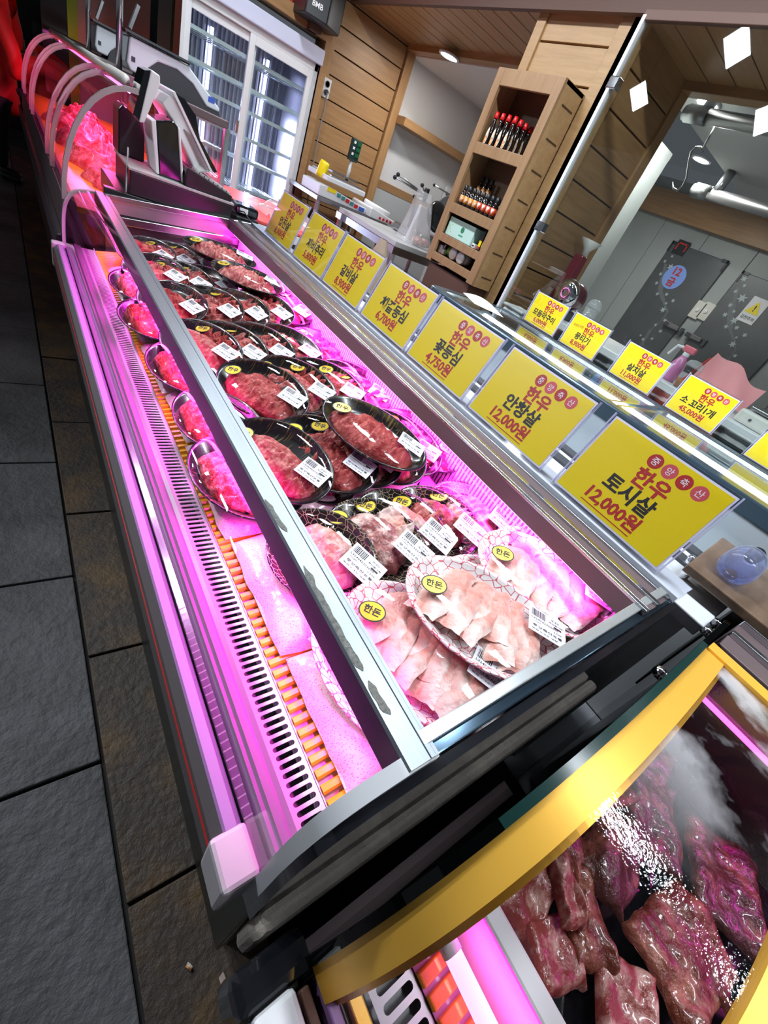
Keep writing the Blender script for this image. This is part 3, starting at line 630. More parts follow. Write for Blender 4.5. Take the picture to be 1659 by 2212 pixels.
mk('pork', M['tray_floral'], PW/2, PL/2, .035, .020, [pile_mesh(.060, .080, .034, M['pork'], 31.5, 'fan'), pile_mesh(.062, .078, .034, M['darkpork'], 35.5, 'lump'), pile_mesh(.060, .078, .032, M['porkslice'], 38.5, 'slices'), pile_mesh(.060, .078, .032, M['beef2'], 41.5, 'slices'), pile_mesh(.060, .078, .032, M['pork'], 44.5, 'fan')])
SLICES = [slice_mesh(s) for s in (1.5, 4.5, 8.5)]
def tray(kind, var, a, b_, zb, roll_, label, group, pit=0, lab=True, stk=True, lx=.020, ly=-.62, sx=-.012, sy=.66, lift=0, anchor='b', yaw=None):
    """a, b_: photo pixels of the tray's far and near tips; zb: height of the tray's middle"""
    K = KIND[kind]; A, B = PZ(*a, zb), PZ(*b_, zb); d = (A-B); d.z = 0; d.normalize()
    th = math.atan2(-d.x, d.y) if yaw is None else yaw
    if yaw is not None: d = Vector((-math.sin(th), math.cos(th), 0))
    if anchor == 'b': c = B+d*K['b']
    elif anchor == 'a': c = A-d*K['b']
    else: c = (A+B)/2
    t = thing('meat_tray', label, 'meat tray', (c.x, c.y, zb-.022+lift), group)
    t.rotation_euler = (T(0, 0, 0) @ Rz(th) @ Ry(math.radians(-roll_)) @ Rx(math.radians(pit))).to_euler()
    part('dish', K['dish'], t)
    if K['piles']: part('meat', K['piles'][var % len(K['piles'])], t, T(-.016 if kind == 'beef' else 0, 0, 0) @ Rz(PI*(var//4)))
    else:
        rnd = random.Random(var)
        for j in range(9):
            yy = .085-.0205*j; xx = .013*(1 if j % 2 else -1)
            part('meat_slice', SLICES[(j+var) % 3], t, T(xx, yy, .010+.0012*(j % 3)) @ Rz(rnd.uniform(-.35, .35)+(.25 if j % 2 else -.1)) @ Rx(-.40) @ S(.92, .95, 1.0))
    part('cling_film', K['film'], t)
    f = (K['a'], K['b'], K['rim'], K['dome'])
    if lab:
        lo = part('price_label', LAB, t, on_film(lx, ly*K['b'], *f, .0016, -PI/2+.12) @ S(*((1.14, 1.14, 1) if kind == 'beef' else (1.32, 1.32, 1)))); part('print', LABP, lo)
    if stk:
        S_ = ST_W if kind == 'beef' else ST_D
        so = part('sticker', S_[0], t, on_film(sx, sy*K['b'], *f, .0014, -PI/2+.35)); part('foil', S_[1], so); part('lettering', S_[2], so)
    return t
ORD = ['first', 'second', 'third', 'fourth', 'fifth', 'sixth', 'seventh']
def zx(px, py):       # tray height follows the deck, higher towards the rear louvre
    q = PZ(px, py, .82); return .800+.085*(q.x-.33)
def in_row(n): return 'in the %s row after the pork' % n
ROWS = [
 ('A', in_row('first'), [((521, 911), (708, 1068)), ((603, 907), (808, 1048)), ((690, 903), (861, 1035)), ((760, 900), (915, 1030)), ((830, 891), (951, 1012)), ((880, 900), (1002, 1008))]),
 ('B', in_row('second'), [((471, 804), (660, 895)), ((579, 796), (722, 879)), ((643, 792), (788, 879)), ((698, 788), (846, 880)), ((745, 800), (886, 895))]),
 ('C', in_row('third'), [((410, 712), (512, 795)), ((467, 710), (570, 795)), ((527, 709), (631, 792)), ((584, 712), (690, 788))]),
 ('D', in_row('fourth'), [((340, 615), (432, 693)), ((400, 620), (513, 700)), ((473, 624), (571, 705)), ((536, 627), (626, 703)), ((593, 633), (671, 697)), ((630, 640), (713, 700))]),
 ('E', in_row('fifth'), [((313, 575), (398, 622)), ((370, 583), (453, 638)), ((430, 588), (505, 642))]),
 ('F', 'by the far end wall', [((304, 524), (367, 576)), ((340, 530), (416, 585)), ((400, 540), (463, 591)), ((520, 550), (596, 598))]),
]
for rn, ph, lst in ROWS:
    for i, (a_, b_) in enumerate(lst):
        z_ = zx(*b_)+(.012 if rn in 'AD' else 0)
        yw = None
        tray('beef', i+ord(rn), a_, b_, z_+.004, 23 if i < len(lst)-1 else 17, 'black oval beef tray, %s from the front rail %s' % (ORD[i], ph), 'beef trays in the case', yaw=math.radians({'A': 22, 'B': 28, 'C': 24, 'D': 18, 'E': 26, 'F': 22}[rn]+(i-2)*.5))
# trays laid across the top of the rows
tray('beef', 2, (714, 875), (921, 995), .905, 10, 'black oval tray of beef laid on top of the row behind the pork trays', 'beef trays in the case', pit=5)
tray('beef', 1, (485, 583), (615, 632), .90, 8, 'black oval tray of pale marbled beef laid on top of the fifth beef row', 'beef trays in the case', yaw=math.radians(50))
tray('beef', 3, (428, 533), (555, 574), .905, 8, 'black oval tray of beef lying crosswise by the far end wall', 'beef trays in the case', yaw=math.radians(64))
tray('beef', 5, (637, 717), (782, 790), .85, 12, 'black oval tray of beef leaning on the pink louvre beside the third beef row', 'beef trays in the case', yaw=math.radians(36))
# lower layer peeking out under the rows
for (b_, lb) in (((640, 1105), 'hidden under the first row after the pork, by the front rail'), ((760, 1078), 'hidden under the second tray of the first row after the pork'), ((900, 1055), 'hidden under the fourth tray of the first row after the pork'), ((421, 720), 'hidden under the first tray of the fourth row'), ((478, 722), 'hidden under the second tray of the fourth row'), ((612, 726), 'hidden under the fourth tray of the fourth row')):
    tray('beef', int(b_[0]), (b_[0]-100, b_[1]-90), b_, zx(*b_)-.034, 12, 'black oval beef tray '+lb, 'beef trays in the case', stk=False, yaw=math.radians(20))
# trays beside the front grille, under the steel rail
for (a_, b_, yw, lb) in (((425, 945), (548, 1118), 16, 'beside the third ice pack'), ((384, 838), (468, 930), 12, 'beside the fourth ice pack'), ((324, 735), (400, 818), 14, 'beside the fifth ice pack'), ((262, 640), (350, 728), 16, 'beside the sixth ice pack'), ((243, 575), (315, 650), 16, 'beside the seventh ice pack')):
    tray('beef', int(a_[0]), a_, b_, .778, 12, 'black oval beef tray under the front rail, '+lb, 'beef trays in the case', lab=False, stk=False, yaw=math.radians(yw), anchor='a').location.x += .022+(0 if a_[1] > 900 else .014)
# pork on lattice trays
for i, (a_, b_, v) in enumerate((((652, 1118), (795, 1278), 0), ((760, 1085), (905, 1238), 1), ((850, 1060), (958, 1205), 2), ((905, 1045), (1030, 1190), 3), ((1000, 1055), (1102, 1170), 4))):
    tray('pork', v, a_, b_, zx(*b_)-.004, 17, 'black lattice tray of %s, %s from the steel front rail' % (['scored pork neck slices', 'marbled pork shoulder', 'pale bone-in pork slices', 'dark red diced pork', 'pork rib slices lit pink'][v], ORD[i]), 'pork trays in the case', yaw=math.radians(18), lx=.03, ly=-.66, sx=-.03, sy=.72)
# pork belly on white trays
WH = [((826, 1300), (1085, 1545), .815, 12, 22, 'beside the front rail, overlapped by the uppermost one'), ((912, 1230), (1218, 1432), .862, 9, 32, 'uppermost by the near glass end'),
      ((1063, 1174), (1330, 1352), .878, 14, 27, 'leaning against the pink rear louvre'), ((790, 1350), (985, 1610), .778, 8, 12, 'lowest by the near glass end'), ((1000, 1215), (1262, 1412), .838, 9, 30, 'just under the uppermost one'), ((1100, 1160), (1340, 1330), .866, 14, 27, 'under the one leaning on the louvre')]
for i, (a_, b_, z_, rl, yw, lb) in enumerate(WH):
    tray('white', i*3+1, a_, b_, z_, rl, 'white red-net oval tray of pork, '+lb, 'white pork trays in the case', yaw=math.radians(yw), lx=.046, ly=-.70, stk=(i != 3))

# ------------------------------------------------------------------ price signs
def sign(name, ctr, w, h, lean, head, item, price, label, group, under=False, side=None, badges='중앙축산'):
    """ctr: middle of the bottom edge; the card faces the customers (-X)"""
    t = thing(name, label, 'price sign', ctr, group)
    c, s = math.cos(lean), math.sin(lean)
    t.rotation_euler = Matrix(((0, s, -c), (-1, 0, 0), (0, c, s))).to_euler()
    k = h/.186
    b = MB(); b.box(-w/2-.006, w/2+.006, 0, h+.006, -.0022, -.0002); b.box(-w/2-.006, w/2+.006, 0, h+.006, .0022, .0042); part('acrylic_sheet', b.mesh(M['acryl']), t)
    M2 = Matrix(((0, -1, 0, 0), (s, 0, c, 0), (-c, 0, s, 0), (0, 0, 0, 1)))
    b = MB(); b.box(-w/2-.006, w/2+.006, -.004, .001, -.035*k, .004); part('foot', b.mesh(M['acryl']), t, Rx(-lean))
    for x in (-w/2-.006, w/2+.003): b = MB(); b.box(x, x+.003, 0, h+.006, -.0022, .0042); part('polished_edge', b.mesh(M_ACR_EDGE), t)
    b = MB(); b.box(-w/2, w/2, .003, h+.001, .0004, .0010); part('card_border', b.mesh(M_LILAC), t)
    b = MB(); b.box(-w/2+.004*k, w/2-.004*k, .007*k, h-.003*k, .0010, .0013); part('card', b.mesh(M['yellow']), t)
    for j, ch in enumerate(badges):
        bx = (-.012+.0325*j)*k; by = (.158-.0005*j)*k
        b = MB(); b.poly([(bx+.0148*k*math.cos(2*PI*q/28), by+.0148*k*math.sin(2*PI*q/28), .0015) for q in range(28)]); bo_ = part('badge', b.mesh(M['redink'] if j % 2 == 0 else M['pinkink']), t)
        b = MB(); put_text(b, ch, T(bx, by, .0017), h=.0155*k, bold=.01); part('lettering', b.mesh(M['whiteink']), bo_)
    def line(txt, y, hh, mat, x=0, mw=None, bold=.035):
        if not txt: return 0
        b = MB(); vv, ff, tw, th = text_data(txt, bold); w_ = tw*hh/th
        put_text(b, txt, T(x, y*k, .0016), h=hh*k, w=min(w_*k, mw*k) if mw else None, bold=bold); part('lettering', b.mesh(mat), t); return min(w_, mw) if mw else w_
    line(head, .120, .041, M['redink'], .014*k, .086, .032)
    line(item, .079, .040, M['ink'], -.002, .040*len(item)+.004, .032)
    pw = line(price, .038, .038, M['redink'], -.006*k, .0235*(len(price)-2)+.034, .034)
    if under:
        b = MB(); b.box((-.006-pw/2)*k, (-.006+pw/2)*k, .0145*k, .0165*k, .0014, .0016); part('underline', b.mesh(M['redink']), t)
    if side: b = MB(); put_text(b, side, T(-w*.27, .128*k, .0016) @ Rz(.12), h=.014*k, bold=.01); part('lettering', b.mesh(M['redink']), t)
    return t
M_ACR_EDGE = M_('acrylic_edge', (.62, .62, .80), .08, coat=.5, alpha=.55)
M_LILAC = M_('white_card_border', (.74, .72, .84), .4)
big = [('업진살', '8,900원', False, 2.085, 'nearest the cash register'), ('재비추리', '5,800원', False, 1.765, 'second from the cash register'), ('갈비살', '8,900원', True, 1.475, 'third from the cash register'), ('채끝등심', '6,700원', False, 1.165, 'middle one of the row of seven'), ('꽃등심', '4,750원', True, .868, 'third from the wooden board'), ('안창살', '12,000원', True, .560, 'second from the wooden board'), ('토시살', '12,000원', True, .238, 'nearest the wooden board')]
for it, pr, un, yc, lb_ in big:
    sign('price_sign', (.912, yc, .984), .272, .187, math.radians(16.5), '한우', it, pr, 'large yellow price sign '+lb_, 'large yellow price signs', un)
b = MB(); b.box(.897, .98, Y0-.02, Y1+.02, .955, .9795); obj('sign_ledge', b, M_('clear_ledge', (.55, .58, .66), .12, .2), case)
# ------------------------------------------------------------------ service shelf and rear glass-topped showcase
sv = thing('service_shelf', 'narrow white work shelf behind the large price signs', 'shelf', (1.2, 1.1, .25))
b = MB(); b.box(.985, 1.335, -.02, 2.28, .905, .935); obj('top', b, M_('white_laminate', (.68, .71, .74), .25), sv, bev=.003)
for x in (1.17, 1.27): b = MB(); b.box(x, x+.05, -.02, 2.28, .934, .944); obj('dark_track', b, M['dgrey'], sv, bev=.002)
b = MB(); b.box(1.0, 1.32, 0, 2.26, .25, .905); obj('cabinet_body', b, M['white'], sv)
RX0, RX1, RY0, RY1, RZ = 1.415, 1.975, -.75, 1.62, 1.095
M['navy'] = M_('blue_grey_frame', (.045, .075, .10), .22, .3)
rs = thing('rear_showcase', 'glass-topped refrigerated showcase with a lit tube inside, under the small signs', 'display case', (1.65, .4, .25))
b = MB(); b.box(RX0+.01, RX1-.01, RY0, RY1-.01, .25, .86); obj('body', b, M['white'], rs, bev=.01)
b = MB(); b.box(RX0+.01, RX0+.03, RY0, RY1-.02, .86, 1.05); b.box(RX1-.03, RX1-.01, RY0, RY1-.02, .86, 1.05); b.box(RX0+.03, RX1-.03, RY1-.04, RY1-.02, .86, 1.05); obj('liner', b, M_('pale_liner', (.52, .60, .65), .3), rs)
def rrect(x0, x1, y0, y1, r, n=6):
    p = []
    for cx, cy, a0 in ((x1-r, y1-r, 0), (x0+r, y1-r, PI/2), (x0+r, y0+r, PI), (x1-r, y0+r, 1.5*PI)): p += [(cx+r*math.cos(a0+PI/2*k/n), cy+r*math.sin(a0+PI/2*k/n)) for k in range(n+1)]
    return p
def ringframe(mb, o_, i_, z0, z1):
    n = len(o_); V = [(x, y, z1) for x, y in o_]+[(x, y, z1) for x, y in i_]+[(x, y, z0) for x, y in o_]+[(x, y, z0) for x, y in i_]
    F_ = []
    for k in range(n):
        j = (k+1) % n; F_ += [(k, j, n+j, n+k), (2*n+j, 2*n+k, 3*n+k, 3*n+j), (k, 2*n+k, 2*n+j, j), (n+j, 3*n+j, 3*n+k, n+k)]
    mb.add(V, F_)
b = MB(); ringframe(b, rrect(RX0, RX1, RY0, RY1, .07), rrect(RX0+.055, RX1-.06, RY0+.06, RY1-.05, .05), RZ-.05, RZ); obj('top_frame', b, M['navy'], rs, bev=.006)
for ya, yb in ((.62, RY1-.05), (RY0+.06, .60)):
    b = MB(); b.box(RX0+.056, RX1-.061, ya, yb, RZ-.012, RZ-.006); lo = obj('glass_lid', b, M['glass_mir'], rs)
    b = MB(); ringframe(b, rrect(RX0+.058, RX1-.064, ya, yb, .02, 3), rrect(RX0+.07, RX1-.076, ya+.012, yb-.012, .015, 3), RZ-.014, RZ-.002); obj('lid_frame', b, M['alu'], lo)
b = MB(); b.tube([(1.645, RY0+.1, 1.062), (1.645, 1.42, 1.062)], .019, 10); obj('lamp_tube', b, M['led_white'], rs, True)
area('showcase_tube_light', (1.645, .35, 1.05), (0, 0, -1), .025, 2.0, 14, WHITE)
for x in (1.47, 1.55): b = MB(); b.box(x, x+.02, RY0+.1, RY1-.1, .99, 1.005); obj('shelf_rail', b, M['alu'], rs)
b = MB(); b.box(RX0+.03, RX1-.03, RY0+.05, RY1-.05, .86, .885); obj('shelf_floor', b, M_('pale_floor', (.55, .62, .66), .35), rs)
small = [('모듬막구이', '6,000원', True, 1.33, None, '중앙축산', 'beside the red grinder'), ('뭉티기', '8,900원', False, 1.09, '양념장 포함', '당일도축', 'with a slanted side note'), ('살치살', '11,000원', True, .80, None, '중앙축산', 'in front of the spray bottle'), ('소 꼬리1개', '45,000원', False, .525, None, '중앙축산', 'in front of the clear drink cup'), ('', '', False, .205, None, '중앙축산', 'closest to the wooden board')]
for it, pr, un, yc, sd, bd, lb in small:
    sign('price_sign', (1.93, yc, RZ+.007), .192, .136, .03, '한우', it, pr, 'small yellow price sign on the showcase edge, '+lb, 'small yellow price signs', un, sd, bd)
# sheet of paper on the frame
q = PZ(1002, 634, 1.11); b = MB()
pts = [PZ(*p_, 1.105) for p_ in ((1000, 632), (1062, 658), (1088, 686), (1025, 656))]
b.grid(lambda u, v: tuple(pts[0].lerp(pts[1], u).lerp(pts[3].lerp(pts[2], u), v)+Vector((0, 0, .012*math.sin(PI*u)*(1-v)))), 8, 4)
tag(place('paper_sheet', b.mesh(M['paper'], True)), 'loose white sheet of paper on the far corner of the showcase frame', 'paper')
# glass partition behind the showcase
gp = thing('glass_partition', 'tall clear glass partition with a chrome edge standing behind the showcase', 'partition', (2.0, .4, .25))
b = MB(); b.box(1.998, 2.006, -1.6, 1.66, 1.08, 2.19); obj('pane', b, M['glass_mir'], gp)
b = MB(); b.box(1.988, 2.014, 1.658, 1.674, .25, 2.20); obj('edge_channel', b, M_('bright_channel', (.80, .82, .84), .35, .3), gp, bev=.002)
b = MB(); b.box(1.99, 2.014, -1.6, 1.672, 2.185, 2.215); obj('top_channel', b, M['brownpanel'], gp, bev=.002)
b = MB(); b.box(1.99, 2.014, -1.6, 1.655, .25, 1.085); obj('base_panel', b, M['dgrey'], gp)
for z_ in (1.98, 1.45): b = MB(); b.box(1.985, 2.02, 1.63, 1.68, z_, z_+.04); obj('clamp', b, M['chrome'], gp, bev=.004)
# floodlights out in the aisle (seen mirrored in the partition)
for i, (px, py) in enumerate(((1592, 100), (1380, 208), (1652, 258))):
    v = PX(px, py, 2.0); d = ray(px, py); t_ = (3.2-CAM.z)/d.z; V = CAM+d*t_
    loc = Vector((4.0-V.x, V.y, V.z))
    t = thing('floodlight', 'square LED floodlight under the market roof '+('above the aisle', 'above the till side', 'above the near case')[i], 'lamp', loc, 'LED floodlights under the roof')
    aim = (Vector((.93, (.25, 1.1, .35)[i], 1.08))-loc).normalized(); Mq = Matrix.Translation(loc) @ Vector((0, 0, -1)).rotation_difference(aim).to_matrix().to_4x4()
    b = MB(); b.obox(Mq @ T(0, 0, .025), .26, .20, .05); obj('housing', b, M['dgrey'], t, bev=.01)
    b = MB(); b.obox(Mq @ T(0, 0, -.003), .22, .16, .006); obj('lens', b, M['led_white'], t)
    b = MB(); b.tube([(loc.x, loc.y, loc.z+.05), (loc.x, loc.y, 3.62)], .012, 8); obj('bracket', b, M['dgrey'], t)
    fo = area('floodlight_light', loc, aim, .21, .15, 7, WHITE, spread=1.1); fo.matrix_world = Mq @ T(0, 0, -.008)

# ------------------------------------------------------------------ work table in the back with things on it
wt = thing('work_table', 'white topped work table behind the glass partition', 'table', (2.8, .5, .25))
b = MB(); b.box(2.36, 3.05, -.8, 1.75, 1.10, 1.135); obj('table_top', b, M['white'], wt, bev=.004)
for x, y in ((2.40, 1.70), (3.0, 1.70), (2.40, -.75), (3.0, -.75)): b = MB(); b.tube([(x, y, .25), (x, y, 1.10)], .02, 8); obj('leg', b, M['steel'], wt)
m, N, L, bs_ = newmat('food_poster')
tc = N.new('ShaderNodeTexCoord'); mp = N.new('ShaderNodeMapping'); L.new(tc.outputs['Object'], mp.inputs[0]); vo = N.new('ShaderNodeTexVoronoi'); vo.inputs['Scale'].default_value = 6.5; L.new(mp.outputs[0], vo.inputs['Vector'])
rp = N.new('ShaderNodeValToRGB'); el = rp.color_ramp.elements; el[0].position = .25; el[0].color = (.34, .05, .04, 1); el[1].position = .52; el[1].color = (.014, .018, .016, 1); e3 = el.new(.42); e3.color = (.20, .03, .02, 1); e4 = el.new(.10); e4.color = (.50, .16, .11, 1)
L.new(vo.outputs['Distance'], rp.inputs[0]); L.new(rp.outputs[0], bs_.inputs['Base Color']); bs_.inputs['Roughness'].default_value = .35
b = MB(); b.box(2.345, 2.36, -.8, 1.70, .72, 1.098); obj('poster_panel', b, m, wt)['label'] = 'dark printed panel with pictures of raw meat'
def at_tab(px, py, z=1.135): return PZ(px, py, z)
def revolve(name, loc, prof, mat, label, cat, parts=(), n=18):
    t = thing(name, label, cat, loc)
    b = MB(); b.lathe(prof, n, T(*loc)); obj('body', b, mat, t, True)
    for nm, pf, mt in parts: b = MB(); b.lathe(pf, n, T(*loc)); obj(nm, b, mt, t, True)
    return t
M['pinkliq'] = M_('pink_spray_plastic', (.62, .20, .42), .2, coat=.4); M['tea'] = M_('amber_drink', (.42, .16, .03), .12)
q = PX(1455, 800, 2.50); L0 = Vector((2.50, q.y, 1.136))
t = thing('spray_bottle', 'pink spray bottle with white trigger on the work table', 'spray bottle', L0)
b = MB(); b.lathe([(.034, 0), (.037, .02), (.036, .07), (.02, .11), (.013, .125)], 16, T(*L0)); obj('bottle', b, M['pinkliq'], t, True)
b = MB(); b.lathe([(.016, .123), (.016, .14)], 14, T(*L0)); obj('collar', b, M['white'], t)
b = MB(); b.box(L0.x-.012, L0.x+.012, L0.y-.03, L0.y+.03, .14+L0.z, .17+L0.z); obj('spray_head', b, M_('coral', (.75, .15, .2), .4), t, bev=.006)
b = MB(); b.tube([(L0.x, L0.y+.02, L0.z+.155), (L0.x, L0.y+.06, L0.z+.15), (L0.x, L0.y+.075, L0.z+.10)], .007, 8); obj('trigger', b, M['white'], t)
q = PX(1482, 815, 2.44); L0 = Vector((2.44, q.y, 1.136))
t = thing('drink_cup', 'clear plastic cup of iced tea with a red straw on the work table', 'cup', L0)
b = MB(); b.lathe([(.026, 0), (.040, .10)], 20, T(*L0)); obj('cup', b, M['acryl'], t, True)
b = MB(); b.lathe([(.025, .002), (.031, .04), (0, .04)], 20, T(*L0)); obj('drink', b, M['tea'], t, True)
b = MB(); b.lathe([(.041, .10), (.041, .108), (.034, .125), (.012, .132)], 20, T(*L0)); obj('dome_lid', b, M['bag'], t, True)
b = MB(); b.tube([L0+Vector((0, .015, .01)), L0+Vector((0, -.03, .165))], .004, 8); obj('straw', b, M['red'], t)
q = PX(1278, 672, 2.50); L0 = Vector((2.50, q.y, 1.136))
t = thing('striped_cup', 'clear cup with red diagonal stripes and a domed lid near the grinder', 'cup', L0)
b = MB(); b.lathe([(.030, 0), (.042, .12)], 20, T(*L0)); obj('cup', b, M['bag'], t, True)
for k in range(7): b = MB(); b.tube([L0+Vector((-.034*math.cos(a), .034*math.sin(a), .02+.013*(k % 3)))*1 for a in (k*.5-1.4, k*.5-1.2, k*.5-1.0)], .003, 6); obj('stripe', b, M['redink'], t)
b = MB(); b.lathe([(.043, .12), (.043, .13), (.034, .155), (.014, .165)], 20, T(*L0)); obj('dome_lid', b, M['bag'], t, True)
# red grinder with chrome front
q = PX(1245, 650, 2.62); gr = thing('meat_grinder', 'red countertop grinder with a chrome front and white funnel', 'grinder', (2.62, q.y, 1.136))
gx, gy = 2.62, q.y
b = MB(); b.prism([(gx-.05, 1.136), (gx+.05, 1.136), (gx+.03, 1.46), (gx-.03, 1.46)], gy+.10, gy+.16); obj('column', b, M_('maroon_enamel', (.22, .015, .03), .2, coat=.5), gr, bev=.008)
b = MB(); b.lathe([(.07, 0), (.075, .02), (.075, .10), (.06, .12)], 24, T(gx-.02, gy, 1.26) @ Ry(-PI/2)); obj('motor', b, M_('maroon_motor', (.10, .01, .02), .15, coat=.5), gr, True)
b = MB(); b.lathe([(.078, .10), (.082, .115), (.06, .13), (.035, .135), (.0, .13)], 24, T(gx-.02, gy, 1.26) @ Ry(-PI/2)); obj('chrome_ring', b, M['chrome'], gr, True)
b = MB(); b.lathe([(.02, 0), (.02, .03), (.065, .08)], 16, T(gx, gy+.12, 1.46)); obj('funnel', b, M['cream'], gr, True)
b = MB(); b.box(gx-.09, gx+.09, gy-.06, gy+.17, 1.135, 1.19); obj('base', b, M['dgrey'], gr, bev=.01)
# pink wrapping paper and white bag
c0 = [PZ(*p_, 1.15) for p_ in ((1530, 812), (1625, 822))]
b = MB(); q = PX(1560, 812, 2.72); y0 = q.y
b.grid(lambda u, v: (2.72+.10*v+.02*math.sin(u*6), y0+.12-.30*u, 1.14+.20*v*(1-.35*u)+.015*math.sin(u*9+v*4)), 12, 8)
o = place('pink_paper', b.mesh(M_('pink_paper', (.85, .33, .35), .5), True)); tag(o, 'pink butcher paper standing folded on the work table', 'paper')
b = MB(); b.grid(lambda u, v: (2.60+.12*v, y0+.22-.34*u, 1.142+.05*math.sin(PI*u)*math.sin(PI*v)+.02*noise.noise(Vector((u*5, v*5, 2)))+.01), 14, 8); o = place('plastic_bag', b.mesh(M['bag'], True)); tag(o, 'crumpled clear plastic bag in front of the pink paper', 'bag')
# pencil and label scale
p0, p1 = PZ(1537, 830, 1.142), PZ(1575, 848, 1.142)
p0 = Vector((2.45, PX(1540, 835, 2.45).y, 1.141)); p1 = p0+Vector((-.02, -.13, 0)); b = MB(); b.tube([p0, p1], .005, 6); tag(obj('pencil', b, M_('ochre', (.75, .45, .05), .5)), 'yellow pencil lying on the work table', 'pencil')
sc_ = thing('counter_scale', 'white counter scale with a steel plate on the work table end', 'scale', (2.6, .42, 1.136))
b = MB(); b.box(2.44, 2.80, .16, .52, 1.136, 1.195); obj('body', b, M['cream'], sc_, bev=.012)
b = MB(); b.box(2.48, 2.78, .20, .50, 1.20, 1.215); obj('pan', b, M['steel'], sc_, bev=.004)
for y in (.22, .30, .38, .46): b = MB(); b.lathe([(.006, 0), (.006, .004)], 8, T(2.439, y, 1.165) @ Ry(-PI/2)); obj('key', b, M['dgrey'], sc_)
# white tub on the showcase end
q = PX(1120, 680, 2.12); t = thing('white_tub', 'white plastic tub with a lid beside the first small sign', 'tub', (2.12, q.y, 1.0))
b = MB(); b.box(2.05, 2.19, q.y-.07, q.y+.07, .99, 1.10); obj('tub', b, M['white'], t, bev=.015)
b = MB(); b.box(2.045, 2.195, q.y-.075, q.y+.075, 1.10, 1.115); obj('lid', b, M['white'], t, bev=.006)
st_ = MB(); st_.box(2.03, 2.22, 1.0, 1.66, .25, .99); tag(obj('low_cupboard', st_, M['dgrey'], bev=.005), 'low dark cupboard between the partition and the oak pillar', 'cupboard')

# ------------------------------------------------------------------ overhead meat rails and hook in the back room
def rail(p0, p1, r, label, post):
    t = thing('meat_rail', label, 'rail', p0)
    b = MB(); b.tube([p0, p1], r, 16); obj('pipe', b, M_('dull_pipe', (.22, .22, .22), .4, .7), t, True)
    d = (p1-p0).normalized()
    b = MB(); b.tube([p0+d*.02, p0+d*.16], r*1.22, 16); obj('sleeve', b, M_('dull_sleeve', (.35, .36, .36), .35, .7), t, True)
    b = MB(); b.tube([p0+d*post, p0+d*post+Vector((.02, 0, 2.48-p0.z))], r*.9, 12); obj('ceiling_post', b, M['steel'], t, True)
    return t
a = PZ(1480, 243, 2.38); a2 = Vector((a.x, a.y-2.2, a.z)); rail(a, a2, .038, 'thick steel meat rail hanging under the back room ceiling', .12)
a = PZ(1497, 409, 2.30); a2 = Vector((a.x, a.y-2.6, a.z)); rail(a, a2, .045, 'second steel meat rail nearer the cold store doors', .2)
hk = PZ(1552, 262, 2.38); X_ = hk.x
hp = [PX(*p_, X_) for p_ in ((1548, 268), (1523, 310), (1517, 322))]
t = thing('meat_hook', 'long S-shaped steel hook hanging from the thick meat rail', 'hook', hp[0])
b = MB(); b.tube([hp[0], hp[2]], .006, 8); obj('link_rod', b, M['steel'], t, True)
hp = [PX(*p_, X_) for p_ in ((1518, 328), (1514, 318), (1503, 318), (1493, 328), (1488, 350), (1483, 385), (1475, 402), (1463, 412), (1454, 406), (1453, 393))]
b = MB(); b.tube(hp, [.007]*8+[.006, .002], 8); obj('hook', b, M['steel'], t, True)

# ------------------------------------------------------------------ wooden board with spray bottle across the case ends
z_ = .985; c = [PZ(*p_, z_) for p_ in ((1486, 1218), (1562, 1160), (1659, 1352))]
bd = thing('wooden_board', 'worn wooden board laid across the ends of two cases', 'board', (1.2, .0, .965))
ex = (c[1]-c[0]); ex.z = 0; L1 = ex.length; ex.normalize(); ey = Vector((ex.y, -ex.x, 0))
b = MB(); o_ = c[0]; b.add([o_+Vector((0, 0, -.02)), o_+ex*L1+Vector((0, 0, -.02)), o_+ex*L1+ey*.46+Vector((0, 0, -.02)), o_+ey*.46+Vector((0, 0, -.02)), o_, o_+ex*L1, o_+ex*L1+ey*.46, o_+ey*.46], [(0, 3, 2, 1), (4, 5, 6, 7), (0, 1, 5, 4), (1, 2, 6, 5), (2, 3, 7, 6), (3, 0, 4, 7)])
obj('plank', b, wood('worn_board', (.20, .13, .085), (.11, .07, .045), (3, 12, 12), .3), bd, bev=.003)
b = MB(); b.box(1.10, 1.30, -.34, -.03, .66, .964); obj('support_block', b, M['black'], bd)
for px, py in ((1490, 1212), (1485, 1237)): q = PZ(px, py, .95); b = MB(); b.lathe([(.010, -.03), (.010, .012), (.006, .016)], 12, T(*q)); obj('bolt', b, M['chrome'], bd, True)
q = PZ(1600, 1222, z_+.035); dv = (PZ(1659, 1180, z_+.035)-q).normalized()
t = thing('clear_spray_bottle', 'clear blue-tinted plastic bottle lying on the wooden board', 'bottle', q)
Mx = Matrix.Translation(q) @ Vector((0, 0, 1)).rotation_difference(dv).to_matrix().to_4x4()
b = MB(); b.lathe([(0, -.045), (.028, -.042), (.036, -.03), (.038, .03), (.036, .06), (.022, .10), (.012, .115)], 22, Mx); obj('bottle', b, glass('blue_clear_plastic', (.80, .84, .98), 1.5, .02, haze=.12, hazecol=(.6, .66, .95)), t, True)
b = MB(); b.lathe([(0, -.04), (.026, -.038), (.033, -.028), (.034, .02), (0, .02)], 22, Mx); obj('water', b, glass('water_fill', (.82, .86, .98), 1.4), t, True)
b = MB(); b.lathe([(.016, .11), (.018, .15), (.014, .17)], 14, Mx); obj('cap', b, M['black'], t, True)

